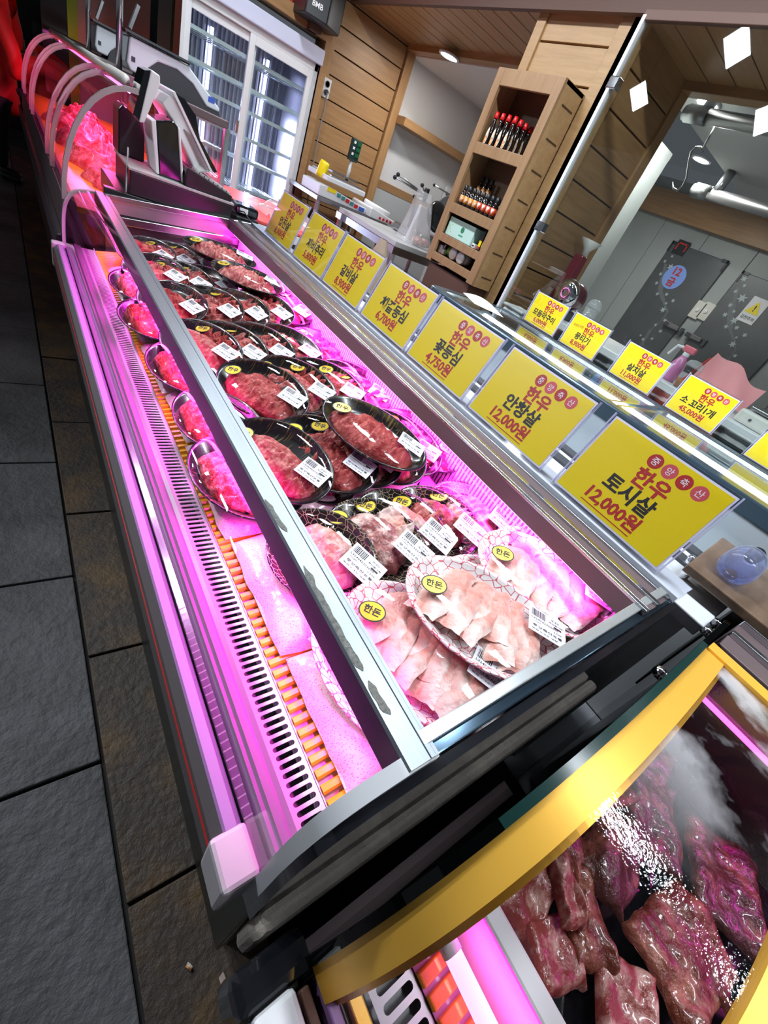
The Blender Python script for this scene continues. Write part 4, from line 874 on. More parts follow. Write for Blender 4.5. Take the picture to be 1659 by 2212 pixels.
# ------------------------------------------------------------------ near curved-glass case with gold trim
NC0 = -.032
nc_ = thing('gold_trim_case', 'curved glass display case with gold trim and marinated meat', 'display case', (.5, -.8, 0))
npf = [(.185, .668), (.192, .72), (.205, .78), (.225, .835), (.255, .885), (.295, .925), (.345, .955), (.41, .974), (.50, .984), (.62, .984), (.76, .974), (.86, .962)]
npf = catmull(npf)
b = MB(); b.box(.175, 1.08, -1.9, NC0-.012, .12, .63); b.box(.20, 1.05, -1.9, NC0-.012, 0, .12); obj('lower_body', b, M['darkgreen'], nc_, bev=.006)
b = MB(); b.prism([(.150, .60), (.158, .66)]+[(x-.008, z+.002) for x, z in npf[1:]]+[(1.02, .962), (1.02, .60)], NC0-.010, NC0); obj('end_glass', b, glass('dark_end_glass', (.10, .13, .125), 1.6), nc_)
b = MB(); 
def offs(pr, d):
    o_ = []
    for i, (x, z) in enumerate(pr):
        a_ = pr[max(i-1, 0)]; c_ = pr[min(i+1, len(pr)-1)]; tx, tz = c_[0]-a_[0], c_[1]-a_[1]; l = math.hypot(tx, tz); o_.append((x-tz/l*d, z+tx/l*d))
    return o_
def band(mb, pr, d0, d1, ya, yb):
    A, B = offs(pr, d0), offs(pr, d1); mb.prism(A+B[::-1], ya, yb)
band(b, npf, 0, .006, NC0-.010, NC0); obj('glass_edge', b, M['glass_edge'], nc_, 'auto')
b = MB(); band(b, npf, -.012, .001, NC0-.044, NC0-.010); obj('gold_frame', b, M['gold'], nc_, 'auto')
b = MB(); band(b, npf, -.020, -.010, NC0-.052, NC0-.043); obj('gold_lip', b, M_('gold_shade', (.70, .36, .04), .35, .5), nc_)
b = MB(); band(b, npf, -.012, .004, -.250, -.226); obj('gold_frame', b, M['gold'], nc_, 'auto')
b = MB(); b.box(.855, .885, -1.8, NC0-.012, .952, .968); obj('gold_rail', b, M['gold'], nc_)
m, N, L, bs_ = newmat('dew_glare_glass'); N.remove(bs_); out = N['Material Output']
tr = N.new('ShaderNodeBsdfTransparent'); tr.inputs[0].default_value = (.97, .97, .97, 1); gl = N.new('ShaderNodeBsdfGlossy'); gl.inputs['Roughness'].default_value = .04
lw = N.new('ShaderNodeLayerWeight'); pw = N.new('ShaderNodeMath'); pw.operation = 'POWER'; pw.inputs[1].default_value = 5; L.new(lw.outputs['Facing'], pw.inputs[0])
ma = N.new('ShaderNodeMath'); ma.operation = 'MULTIPLY_ADD'; ma.inputs[1].default_value = .94; ma.inputs[2].default_value = .06; L.new(pw.outputs[0], ma.inputs[0])
mx = N.new('ShaderNodeMixShader'); L.new(ma.outputs[0], mx.inputs[0]); L.new(tr.outputs[0], mx.inputs[1]); L.new(gl.outputs[0], mx.inputs[2])
tc = N.new('ShaderNodeTexCoord'); n1 = N.new('ShaderNodeTexNoise'); n1.inputs['Scale'].default_value = 7; n1.inputs['Detail'].default_value = 8; L.new(tc.outputs['Object'], n1.inputs['Vector'])
rp = N.new('ShaderNodeValToRGB'); rp.color_ramp.elements[0].position = .46; rp.color_ramp.elements[0].color = (0, 0, 0, 1); rp.color_ramp.elements[1].position = .58; rp.color_ramp.elements[1].color = (.42, .42, .42, 1); L.new(n1.outputs[0], rp.inputs[0])  # pale patches of dew, with its glare put into the colour
sx_ = N.new('ShaderNodeSeparateXYZ'); L.new(tc.outputs['Object'], sx_.inputs[0]); mr_ = N.new('ShaderNodeMapRange'); mr_.inputs[1].default_value = .42; mr_.inputs[2].default_value = .60; L.new(sx_.outputs[0], mr_.inputs[0])
mu = N.new('ShaderNodeMath'); mu.operation = 'MULTIPLY'; L.new(rp.outputs[0], mu.inputs[0]); L.new(mr_.outputs[0], mu.inputs[1])
df = N.new('ShaderNodeBsdfDiffuse'); df.inputs[0].default_value = (.85, .82, .85, 1); m2 = N.new('ShaderNodeMixShader'); L.new(mu.outputs[0], m2.inputs[0]); L.new(mx.outputs[0], m2.inputs[1]); L.new(df.outputs[0], m2.inputs[2]); L.new(m2.outputs[0], out.inputs[0])
n3 = N.new('ShaderNodeTexNoise'); n3.inputs['Scale'].default_value = 260; L.new(tc.outputs['Object'], n3.inputs['Vector']); bp = N.new('ShaderNodeBump'); bp.inputs['Strength'].default_value = .12; bp.inputs['Distance'].default_value = .003; L.new(n3.outputs[0], bp.inputs['Height']); L.new(bp.outputs[0], gl.inputs['Normal'])
b = MB(); b.strip(offs(npf, -.002), -1.8, NC0-.03); obj('curved_glass', b, m, nc_, True)
for px, py in ((1400, 1378), (1522, 1318), (1540, 1300)):
    q = PY(px, py, NC0+.006) if False else PZ(px, py, .955); b = MB(); b.lathe([(.010, -.012), (.011, 0), (.008, .008), (0, .010)], 14, T(q.x, NC0+.004, q.z-.03) @ Rx(-PI/2)); obj('chrome_knob', b, M['chrome'], nc_, True)
# bumper of the near case
b = MB(); b.prism([(.118, .58), (.118, .656), (.130, .669), (.131, .58)], -1.8, NC0-.07); obj('bumper_front', b, M['dgrey'], nc_)
b = MB(); b.prism([(.130, .58), (.130, .668), (.149, .670), (.150, .58)], -1.8, NC0-.07); obj('bumper_insert', b, M_('lilac_pvc', (.40, .40, .46), .4), nc_)
b = MB(); b.box(.112, .160, NC0-.075, NC0-.012, .575, .675); obj('bumper_end_cap', b, M['white'], nc_, bev=.006)
b = MB(); b.box(.17, .60, NC0, NC0+.012, .612, .630); obj('side_strip', b, M['alu_d'], nc_)
b = MB(); b.box(.10, .19, NC0-.012, NC0+.03, .56, .668); obj('black_corner', b, M['blackgloss'], nc_, bev=.012)
for x0, x1, zt, mt in ((.165, .175, .668, M['brownpanel']), (.185, .197, .672, M['pvc']), (.200, .205, .66, M['black']), (.208, .225, .668, M['gold'])):
    b = MB(); b.box(x0, x1, -1.8, NC0-.02, .60, zt); obj('sill_strip', b, mt, nc_, bev=.002)
g = MB()
for k in range(60):
    y = NC0-.06-k*.0165
    g.add([(.230+(p.x-xa)*1.25, y-p.y*1.33, .672) for p in cv], [f[::-1] for f in cf])
obj('air_grille', g, M['paint'], nc_)
b = MB(); b.box(.228, .29, -1.8, NC0-.05, .60, .655); obj('grille_cavity', b, M['black'], nc_)
b = MB(); b.box(.286, .90, -1.8, NC0-.02, .60, .672); obj('deck_pan', b, M['paint'], nc_)
b = MB(); b.box(.90, .915, -1.8, NC0-.02, .60, .95); obj('rear_wall', b, M_('dark_mirror_back', (.05, .035, .04), .12, coat=.4), nc_)
b = MB(); b.tube([(.893, -1.7, .872), (.893, NC0-.03, .872)], .005, 8); obj('led_strip', b, M_('dim_pink_led', (1, .3, .8), .4, emit=((1, .12, .75), 2.5)), nc_)
for k in range(14):
    b = MB(); b.box(.288, .335, NC0-.075-k*.021, NC0-.060-k*.021, .672, .681); obj('deck_slat', b, M['orange'], nc_, bev=.002)
b = MB(); b.tube([(.318, NC0-.085, .72), (.318, -1.6, .72)], .011, 12); to = obj('led_or_streak_tube', b, M_('pink_tube', (1, .55, .9), .3, emit=((1, .25, .8), 3.0)), nc_, True)
b = MB(); b.tube([(.318, NC0-.060, .72), (.318, NC0-.085, .72)], .0125, 12); obj('tube_end_cap', b, M['white'], to, True)
area('near_case_led', (.33, -.55, .74), (.8, 0, .1), .02, .9, .7, PINK)
area('near_case_led_rear', (.88, -.55, .925), (-.5, 0, -1), .02, .9, .8, PINK)
for x0, x1, zt in ((.93, .985, .955), (.985, 1.0, .965), (1.0, 1.06, .955), (1.06, 1.075, .968)):
    b = MB(); b.box(x0, x1, -1.8, NC0-.02, .60, zt); obj('rear_rail', b, M['alu_d'] if zt == .955 else M['alu'], nc_, bev=.002)
sign('price_sign', (1.105, -.27, .955), .272, .187, math.radians(14), '한우', '', '', 'large yellow price sign on the rear rail of the gold trim case', 'near case sign')
# black pan with marinated ribs
pn = thing('marinade_pan', 'black pan with a white rim strip inside the gold trim case', 'pan', (.6, -.5, .675))
b = MB(); b.box(.378, .89, -.72, NC0-.03, .676, .700); obj('pan_base', b, M['blackgloss'], pn)
b = MB(); b.box(.350, .378, -.72, NC0-.03, .676, .765); obj('rim_strip', b, M['white'], pn, bev=.004)
b = MB(); b.box(.40, .89, NC0-.04, NC0-.032, .676, .77); obj('pan_wall', b, M['blackgloss'], pn)
M['ribs'] = M_('marinated_ribs', (.15, .03, .012), .22, vary=(26, (.46, .17, .11), .45, .66, (1.4, 1, 1)), bump=(46, .8), coat=.35)
M['ribs_red'] = M_('marbled_ribs', (.30, .055, .045), .24, vary=(30, (.62, .34, .28), .47, .62, (1, 1.6, 1)), bump=(46, .6), coat=.3)
M['ribs_dark'] = M_('soy_ribs', (.075, .022, .014), .2, vary=(24, (.28, .09, .05), .5, .7), bump=(46, .9), coat=.4)
def slab(px, py, z, lx, ly, h, rz, mat, label, seed):
    b = MB()
    Mx = T(px, py, z) @ Rz(rz)
    def fn(u, v, s):
        a_, c_ = u*2-1, v*2-1; x = math.copysign(abs(a_)**.8, a_)*lx/2*(1+.12*noise.noise(Vector((a_, c_*2, seed)))); y = math.copysign(abs(c_)**.8, c_)*ly/2*(1+.16*noise.noise(Vector((a_*2, c_, seed+7))))
        e = max(0, 1-max(abs(a_), abs(c_))**5)
        zz = (h*.75*e**.6*(.9+.35*noise.noise(Vector((x*22, y*22, seed))))+.004*e*noise.noise(Vector((x*70, y*70, seed))) if s else 0)+.012*noise.noise(Vector((a_*1.3, c_*1.3, seed)))
        return Mx @ Vector((x, y, zz))
    b.grid(lambda u, v: fn(u, v, 1), 56, 44); b.grid(lambda u, v: fn(1-u, v, 0), 10, 8)
    return tag(place('marinated_rib', b.mesh(mat, True)), label, 'meat', 'marinated ribs in the gold trim case')
SL = [(.44, -.115, .735, .11, .085, .3, 'ribs_red', 'marbled rib slab beside the gold frame corner'), (.428, -.185, .728, .085, .07, -.4, 'ribs_red', 'marbled rib slab against the white rim strip'),
      (.50, -.185, .732, .11, .065, .9, 'ribs', 'brown glazed rib slab in the front half of the pan'), (.545, -.105, .740, .12, .065, .5, 'ribs', 'brown glazed rib strip along the gold frame'), (.60, -.17, .735, .13, .09, .2, 'ribs_dark', 'dark soy rib rack in the middle of the pan'),
      (.67, -.105, .742, .12, .07, -.3, 'ribs', 'brown rib strip near the gold frame, towards the rear'), (.73, -.18, .735, .15, .10, .5, 'ribs_dark', 'dark rib rack in the rear half of the pan'), (.82, -.12, .738, .12, .10, .1, 'ribs_dark', 'dark rib rack against the rear wall'),
      (.47, -.275, .73, .12, .08, .6, 'ribs_red', 'red rib slab in front, past the second gold frame'), (.61, -.29, .735, .15, .11, -.2, 'ribs', 'brown rib slab past the second gold frame'), (.77, -.30, .735, .16, .12, .4, 'ribs_dark', 'dark rib rack at the rear, past the second gold frame'), (.45, -.40, .73, .13, .10, .2, 'ribs_red', 'red rib slab in the far front part of the pan'), (.60, -.43, .735, .15, .11, .9, 'ribs', 'brown rib slab in the far middle part of the pan'), (.76, -.45, .735, .16, .12, -.3, 'ribs_dark', 'dark rib rack in the far rear part of the pan'), (.52, -.56, .735, .16, .12, .5, 'ribs', 'brown rib slab at the far front end of the pan'), (.70, -.60, .735, .18, .13, .1, 'ribs_dark', 'dark rib rack at the far rear end of the pan'), (.485, -.145, .752, .035, .09, -.6, 'ribs_red', 'narrow red rib strip lying on top in the front half')]
for i, (x, y, z, lx, ly, rz, mt, lb) in enumerate(SL): slab(x, y, z, lx, ly, .024, rz, M[mt], lb, 3.1+2.3*i)
# ------------------------------------------------------------------ oak bottle cabinet on the pillar
CX0, CX1, CY0, CY1, CZ0, CZ1 = 2.05, 2.22, 1.962, 2.43, 1.095, 2.012
cb = thing('bottle_cabinet', 'open oak cabinet of sauce bottles fixed to the pillar', 'cabinet', (2.13, 2.2, 1.095))
M['cab'] = wood('cabinet_oak', (.36, .215, .105), (.27, .15, .07), (14, 14, 1.2)); M['cab_in'] = wood('cabinet_inside', (.17, .095, .05), (.12, .065, .035), (12, 2, 12))
b = MB(); b.box(CX1-.012, CX1, CY0+.01, CY1-.01, CZ0, CZ1); obj('back_panel', b, M['cab_in'], cb)
for y0, y1 in ((CY0, CY0+.018), (CY1-.018, CY1)): b = MB(); b.box(CX0+.012, CX1-.012, y0, y1, CZ0, CZ1); obj('side_panel', b, M['wood_pale'] if y0 == CY0 else M['cab'], cb)
for y0, y1 in ((CY0-.002, CY0+.052), (CY1-.05, CY1+.002)): b = MB(); b.box(CX0-.006, CX0+.012, y0, y1, CZ0, CZ1); obj('stile', b, M['cab'], cb, bev=.002)
SHZ = [1.708, 1.418, 1.258, 1.152]
b = MB(); b.box(CX0-.006, CX0+.012, CY0+.05, CY1-.05, 1.945, CZ1); obj('top_rail', b, M['cab'], cb, bev=.002)
b = MB(); b.box(CX0, CX1, CY0, CY1, CZ1-.015, CZ1+.002); obj('top_panel', b, M['cab'], cb)
for z_ in SHZ:
    hh = .05 if z_ > 1.3 else .042
    b = MB(); b.box(CX0-.006, CX0+.012, CY0+.05, CY1-.05, z_-hh, z_); obj('shelf_rail', b, M['cab'], cb, bev=.002)
    b = MB(); b.box(CX0+.012, CX1-.012, CY0+.018, CY1-.018, z_-.018, z_); obj('shelf', b, M['cab_in'], cb)
for k in range(7): b = MB(); b.box(CX0+.045, CX0+.135, CY0-.0015, CY0+.001, 1.93-k*.13, 1.937-k*.13); obj('side_groove', b, M['wood_gap'], cb)
# bottles
M['sauce'] = M_('dark_sauce_bottle', (.012, .007, .006), .07, coat=.6); M['lab_or'] = M_('orange_label', (.80, .30, .05), .4, vary=(60, (.85, .75, .6), .5, .6)); M['lab_red'] = M_('red_label', (.72, .09, .03), .4, vary=(50, (.85, .8, .72), .52, .6)); M['lab_wh'] = M_('white_label', (.80, .78, .72), .4, vary=(60, (.85, .40, .08), .5, .62)); M['redcap'] = M_('red_cap', (.62, .01, .012), .3)
def bmesh_(prof, mat, n=14): b = MB(); b.lathe(prof, n); return b.mesh(mat, True)
tall = [('bottle', bmesh_([(.0, 0), (.0175, .001), (.0185, .02), (.0185, .055), (.013, .085), (.0085, .105), (.0085, .118)], M['sauce'])), ('cap', bmesh_([(.0105, .116), (.0115, .118), (.0105, .143), (.0, .145)], M['redcap']))]
lm = MB(); n = 10
lm.poly([(-.0192*math.cos(a_*.9), .0192*math.sin(a_*.9)*1.0, 0) for a_ in (0,)]+[(-.0192, -.0, 0)]+[(-.0192, .0, 0)]) if False else None
def leaf_label(r, z0, z1, w, mat):
    b = MB(); V = []; F_ = []
    for i in range(9):
        t = i/8; hw = w*math.sin(PI*min(1, .18+t*.82))**.8*(1-t*.15); z_ = z0+(z1-z0)*t
        rr = r+.0006 if z_ < .055 else r+.0006-(z_-.055)*.18
        V += [(-rr*math.cos(s*hw/rr), rr*math.sin(s*hw/rr), z_) for s in (-1, 0, 1)]
    for i in range(8): F_ += [(3*i, 3*i+1, 3*i+4, 3*i+3), (3*i+1, 3*i+2, 3*i+5, 3*i+4)]
    b.add(V, F_); return b.mesh(mat, True)
tall.append(('label', leaf_label(.0185, .004, .078, .013, M['lab_wh']))); tall.append(('label_print', leaf_label(.0189, .007, .040, .009, M['lab_or'])))
short = [('bottle', bmesh_([(0, 0), (.0145, .001), (.0155, .012), (.0155, .052), (.010, .066), (.009, .075)], M['sauce'])), ('cap', bmesh_([(.0105, .073), (.0112, .075), (.0112, .098), (0, .1)], M['black']))]
sl_or = bmesh_([(.0158, .014), (.0158, .048)], M['lab_or']); sl_red = bmesh_([(.0158, .014), (.0158, .048)], M['lab_red'])
def put_bottle(parts, loc, label, grp, rz=0):
    t = thing('sauce_bottle', label, 'bottle', loc, grp); t.rotation_euler = (0, 0, rz)
    for nm, me in parts: part(nm, me, t)
    return t
for i in range(4):
    for j in range(4):
        if i == 0 or j >= 0: put_bottle(tall, (2.085+.034*i, 2.352-.049*j-.010*i, SHZ[0]+.001), 'black red-capped sauce bottle, %s row, %s from the niche' % (('front', 'second', 'third', 'back')[i], ORD[j]), 'red-capped bottles')
for j in range(8):
    put_bottle(short+[('label', sl_or if j < 4 else sl_red)], (2.08, 2.358-.040*j, SHZ[1]+.001), 'small sauce bottle, %s label, front row, %s of its colour from the niche' % ('orange' if j < 4 else 'red', ORD[j % 4]), 'orange label bottles' if j < 4 else 'red label bottles')
    if j > 3: put_bottle(short+[('label', sl_red)], (2.118, 2.345-.040*j, SHZ[1]+.001), 'small red-label sauce bottle in the back row, %s from the niche' % ORD[j-4], 'red label bottles behind')
st = MB(); st.box(2.14, 2.205, 2.13, 2.39, SHZ[1]+.001, SHZ[1]+.072); tag(obj('bottle_riser', st, M['paper'], bev=.004), 'white riser box carrying three bottles on the second shelf', 'box')
for j in range(3): put_bottle(short+[('label', sl_or)], (2.165, 2.345-.042*j, SHZ[1]+.0735), 'small sauce bottle on the white riser, %s from the niche' % ORD[j], 'bottles on the riser')
# mint box, small packs, jars, plug, green ball
t = thing('mint_box', 'pale mint carton with a small green print on the third shelf', 'box', (2.11, 2.26, SHZ[2]))
b = MB(); b.box(2.07, 2.16, 2.135, 2.375, SHZ[2]+.001, SHZ[2]+.095); obj('carton', b, M_('mint_card', (.50, .74, .66), .5), t, bev=.002)
b = MB(); b.poly([(2.0695, 2.235+.016*math.cos(2*PI*k/16), SHZ[2]+.055+.016*math.sin(2*PI*k/16)) for k in range(16)][::-1]); obj('print_disc', b, M_('green_print', (.03, .22, .10), .5), t)
b = MB(); b.box(2.0693, 2.0698, 2.215, 2.255, SHZ[2]+.022, SHZ[2]+.030); obj('print_bar', b, M_('green_print2', (.05, .40, .22), .5), t)
for k in range(6): b = MB(); b.box(2.0693, 2.0698, 2.33+.007*(k % 3)*1.6, 2.336+.007*(k % 3)*1.6, SHZ[2]+.02+.012*k, SHZ[2]+.027+.012*k); obj('print_dot', b, M_('lime_print', (.45, .62, .12), .5), t)
for k, yy in enumerate((2.075, 2.045)):
    t = thing('seasoning_pack', 'narrow dark green pack on the third shelf, %s' % ('nearer the little cube box', 'nearer the pillar')[k], 'pack', (2.10, yy, SHZ[2]+.001), 'seasoning packs')
    b = MB(); b.box(2.085, 2.11, yy-.011, yy+.011, SHZ[2]+.001, SHZ[2]+.10); obj('pack', b, M_('dark_green_pack', (.02, .045, .035), .3), t, bev=.002)
    b = MB(); b.box(2.0842, 2.0848, yy-.010, yy+.010, SHZ[2]+.02, SHZ[2]+.05); obj('yellow_stripe', b, M['yellow'], t)
    b = MB(); b.box(2.0842, 2.0848, yy-.008, yy+.008, SHZ[2]+.008, SHZ[2]+.020); obj('red_stripe', b, M['red'], t)
t = thing('small_cube_box', 'little white cube box beside the mint carton', 'box', (2.085, 2.11, SHZ[2]+.001)); b = MB(); b.box(2.075, 2.10, 2.098, 2.122, SHZ[2]+.001, SHZ[2]+.024); obj('box', b, M['white'], t, bev=.002)
b = MB(); b.box(2.0745, 2.075, 2.102, 2.118, SHZ[2]+.008, SHZ[2]+.016); obj('print', b, M['dgrey'], t)
b = MB(); b.lathe([(0, -.034), (.02, -.028), (.033, -.01), (.034, .008), (.022, .026), (0, .034)], 16, T(2.13, 2.315, SHZ[3]+.035)); tag(place('green_ball', b.mesh(M_('green_rubber', (.12, .36, .03), .4, vary=(30, (.2, .5, .05), .4, .6)), True)), 'round green ball at the back of the bottom shelf', 'ball')
for yy, xx in ((2.245, 2.095), (2.165, 2.09)):
    t = thing('white_jar', 'white plastic jar on its side, %s' % ('beside the green ball' if yy > 2.2 else 'at the pillar end of the bottom shelf'), 'jar', (xx, yy, SHZ[3]+.034), 'white jars')
    b = MB(); b.lathe([(0, 0), (.031, 0), (.033, .004), (.033, .018), (.031, .02)], 22, T(xx-.02, yy, SHZ[3]+.034) @ Ry(PI/2)); obj('lid', b, M['white'], t, True)
    b = MB(); b.lathe([(.0295, .02), (.0295, .075), (.02, .08)], 22, T(xx-.02, yy, SHZ[3]+.034) @ Ry(PI/2)); obj('body', b, M['white'], t, True)
t = thing('plug_adapter', 'white mains plug adapter at the end of the bottom cabinet shelf', 'adapter', (2.085, 2.37, SHZ[3]+.02))
b = MB(); b.lathe([(0, 0), (.022, .0), (.024, .01), (.022, .035), (.012, .045)], 16, T(2.075, 2.372, SHZ[3]+.024) @ Ry(PI/2)); obj('body', b, M['white'], t, True)
b = MB(); b.box(2.08, 2.11, 2.33, 2.365, SHZ[3]+.002, SHZ[3]+.03); obj('side_block', b, M['white'], t, bev=.006)
for dz in (0, .012): b = MB(); b.tube([(2.09, 2.352, SHZ[3]+.03), (2.09, 2.352-dz*.8, SHZ[3]+.055)], .0025, 6); obj('pin', b, M['steel'], t)
b = MB(); b.box(2.06, 2.22, 1.99, 2.40, .25, 1.09); tag(obj('brown_cupboard', b, M['brownpanel'], bev=.003), 'plain brown cupboard under the oak bottle cabinet', 'cupboard')

# ------------------------------------------------------------------ tall glass-door refrigerator
FX0, FX1, FY, FZ0, FZ1 = .99, 1.985, 4.40, .25, 1.93
fr = thing('glass_door_refrigerator', 'tall refrigerator with two sliding glass doors and empty wire shelves', 'refrigerator', (1.5, 4.7, .25))
b = MB(); b.box(FX0, FX1, FY+.62, FY+.66, FZ0, FZ1); b.box(FX0, FX0+.03, FY+.02, FY+.62, FZ0, FZ1); b.box(FX1-.03, FX1, FY+.02, FY+.62, FZ0, FZ1); b.box(FX0, FX1, FY+.02, FY+.62, FZ0, FZ0+.08); b.box(FX0, FX1, FY+.02, FY+.62, FZ1-.06, FZ1)
obj('shell', b, M_('steel_liner', (.34, .36, .42), .30, .8), fr)
cg = MB()
for k in range(26): x = FX0+.05+k*.035; cg.box(x, x+.012, FY+.60, FY+.622, FZ0+.1, FZ1-.08)
o = obj('corrugated_back', cg, M['steel'], fr); o['kind'] = 'stuff'
b = MB(); b.box(FX0-.02, FX1+.01, FY-.05, FY+.05, 1.845, 1.935); obj('header', b, M_('lilac_white', (.66, .68, .84), .35), fr, bev=.008)
b = MB(); b.box(FX1, FX1+.05, FY-.03, FY+.6, FZ0, 1.90); obj('steel_side', b, M['steel'], fr)
b = MB(); b.box(FX0-.01, FX1, FY-.01, FY+.03, FZ0, FZ0+.10); b.box(FX0-.01, FX0+.03, FY-.01, FY+.03, FZ0, FZ1-.05); b.box(FX1-.035, FX1, FY-.01, FY+.03, FZ0, FZ1-.05); b.box(FX0, FX1, FY-.01, FY+.03, 1.80, 1.86); obj('outer_frame', b, M['white'], fr, bev=.004)
def gdoor(x0, x1, y, nm):
    d = MB(); w = .042
    d.box(x0, x0+w, y, y+.025, .33, 1.80); d.box(x1-w, x1, y, y+.025, .33, 1.80); d.box(x0+w, x1-w, y, y+.025, .33, .41); d.box(x0+w, x1-w, y, y+.025, 1.75, 1.80)
    f_ = obj('door_frame', d, M['white'], fr, bev=.003); g_ = MB(); g_.box(x0+w, x1-w, y+.009, y+.015, .41, 1.75); obj('door_glass', g_, M['glass'], f_)
gdoor(FX0+.03, FX0+.52, FY+.018, 'l'); gdoor(FX0+.455, FX1-.035, FY-.012, 'r')
b = MB(); b.box(FX0+.435, FX0+.455, FY-.004, FY+.012, 1.22, 1.30); obj('lock', b, M['chrome'], fr, bev=.003)
for z_ in (1.66, 1.50, 1.365, 1.20, 1.055, .86, .6):
    b = MB(); b.box(FX0+.03, FX1-.03, FY+.075, FY+.083, z_, z_+.022)
    so = obj('wire_shelf', b, M_('pale_wire', (.55, .66, .68), .3, .3) if z_ == 1.66 else bpy.data.materials['pale_wire'], fr)
    w = MB()
    for k in range(23): x = FX0+.05+k*.04; w.box(x, x+.004, FY+.08, FY+.58, z_+.004, z_+.009)
    for yy in (.2, .35, .5): w.box(FX0+.03, FX1-.03, FY+yy, FY+yy+.006, z_, z_+.005)
    obj('wires', w, bpy.data.materials['pale_wire'], so)['kind'] = 'stuff'
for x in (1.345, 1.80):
    b = MB(); b.tube([(x, FY+.56, .40), (x, FY+.56, 1.76)], .013, 8); obj('led_or_streak_tube', b, M_('blue_white_streak', (.8, .8, 1), .4, emit=((.60, .62, 1), 7)), fr, True)  # glowing tube stands in for the LED streak mirrored in the steel back
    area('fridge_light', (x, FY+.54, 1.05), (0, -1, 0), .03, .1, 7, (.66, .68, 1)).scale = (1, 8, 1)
for x in (1.06, 1.43, 1.90): b = MB(); b.box(x, x+.012, FY+.50, FY+.52, .35, 1.80); obj('shelf_upright', b, M['steel'], fr)

# speaker on the beam
q = PY(695, 35, 4.22)
sp = thing('loudspeaker', 'black loudspeaker hung over the refrigerator corner', 'speaker', (q.x, 4.3, 2.0))
b = MB(); b.prism([(1.70, 4.16), (1.86, 4.12), (2.00, 4.20), (2.00, 4.42), (1.70, 4.42)], 2.02, 2.42, 'z'); obj('cabinet', b, M['black'], sp, bev=.01)
b = MB(); put_text(b, 'BMB', Matrix(((1, 0, 0, 1.775), (0, 0, -1, 4.137), (0, 1, 0, 2.088), (0, 0, 0, 1))) @ Ry(-.24), h=.028, w=.075, bold=.02); obj('lettering', b, M['whiteink'], sp)
b = MB(); b.box(1.82, 1.90, 4.28, 4.40, 1.985, 2.02); obj('bracket', b, M['brownpanel'], sp)
# socket and cable
q = PY(704, 190, 4.465); t = thing('wall_socket', 'white wall socket with a grey plug on the oak post', 'socket', q)
b = MB(); b.box(q.x-.035, q.x+.035, 4.452, 4.47, q.z-.06, q.z+.06); obj('plate', b, M['white'], t, bev=.005)
b = MB(); b.lathe([(.022, 0), (.022, .004), (.018, .004), (.018, -.004)], 16, T(q.x, 4.452, q.z+.025) @ Rx(PI/2)); obj('outlet_ring', b, M['grey'], t)
b = MB(); b.lathe([(.018, 0), (.018, .02), (.008, .03)], 12, T(q.x, 4.452, q.z-.025) @ Rx(PI/2)); obj('plug', b, M['dgrey'], t)
cb_ = [PY(*p_, 4.43) for p_ in ((705, 208), (700, 240), (690, 280), (683, 320), (676, 360), (668, 400), (664, 440))]; b = MB(); b.tube([(q.x, 4.42, q.z-.03)]+cb_, .005, 6); tag(place('power_cable', b.mesh(M['grey'], True)), 'grey power cable hanging from the wall socket', 'cable')

# ------------------------------------------------------------------ steel table with weighing scale and wrapper
ta = thing('steel_table', 'stainless steel table under the weighing scale', 'table', (2.3, 4.1, .25))
b = MB(); b.box(1.93, 2.66, 3.82, 4.42, 1.055, 1.085); obj('table_top', b, M['steel'], ta, bev=.003)
for x, y in ((1.96, 3.85), (2.63, 3.85), (1.96, 4.39), (2.63, 4.39)): b = MB(); b.tube([(x, y, .25), (x, y, 1.055)], .02, 8); obj('leg', b, M['steel'], ta)
b = MB(); b.box(1.95, 2.64, 3.84, 4.40, .55, .57); obj('lower_shelf', b, M['steel'], ta)
cr_ = thing('plastic_crate', 'dark green plastic crate on the lower shelf of the steel table', 'crate', (2.35, 4.0, .57))
b = MB(); b.box(2.1, 2.6, 3.88, 4.3, .571, .60); b.box(2.1, 2.6, 3.88, 3.90, .60, .86); b.box(2.1, 2.6, 4.28, 4.3, .60, .86); b.box(2.1, 2.12, 3.90, 4.28, .60, .86); b.box(2.58, 2.6, 3.90, 4.28, .60, .86); obj('shell', b, M_('green_plastic', (.012, .055, .04), .5), cr_)
for k in range(8): b = MB(); b.box(2.12+k*.06, 2.16+k*.06, 3.872, 3.88, .62, .84); obj('rib', b, bpy.data.materials['green_plastic'], cr_)
ws = thing('weighing_scale', 'white weighing scale with a pole display on the steel table', 'scale', (2.2, 4.0, 1.086))
b = MB(); b.prism([(1.95, 1.086), (2.42, 1.086), (2.42, 1.13), (2.02, 1.17), (1.95, 1.16)], 3.86, 4.2); obj('base', b, M['white'], ws, bev=.006)
b = MB(); b.box(1.99, 2.36, 3.84, 4.22, 1.20, 1.235); obj('scale_body', b, M['white'], ws, bev=.006)
b = MB(); b.box(2.02, 2.33, 3.85, 4.21, 1.236, 1.25); obj('pan', b, M['steel'], ws, bev=.004)
b = MB(); b.box(2.10, 2.36, 4.0, 4.1, 1.262, 1.275); obj('lid_plate', b, M['steel'], ws)
b = MB(); b.box(2.02, 2.10, 3.855, 3.862, 1.14, 1.165); obj('yellow_panel', b, M['yellow'], ws)
for k in range(5): b = MB(); b.box(2.115+k*.045, 2.15+k*.045, 3.853, 3.86, 1.128-.006*k, 1.152-.006*k); obj('key', b, M_('teal_key', (.05, .25, .25), .4) if k == 0 else (bpy.data.materials['teal_key'] if k % 2 else M['redcap']), ws)
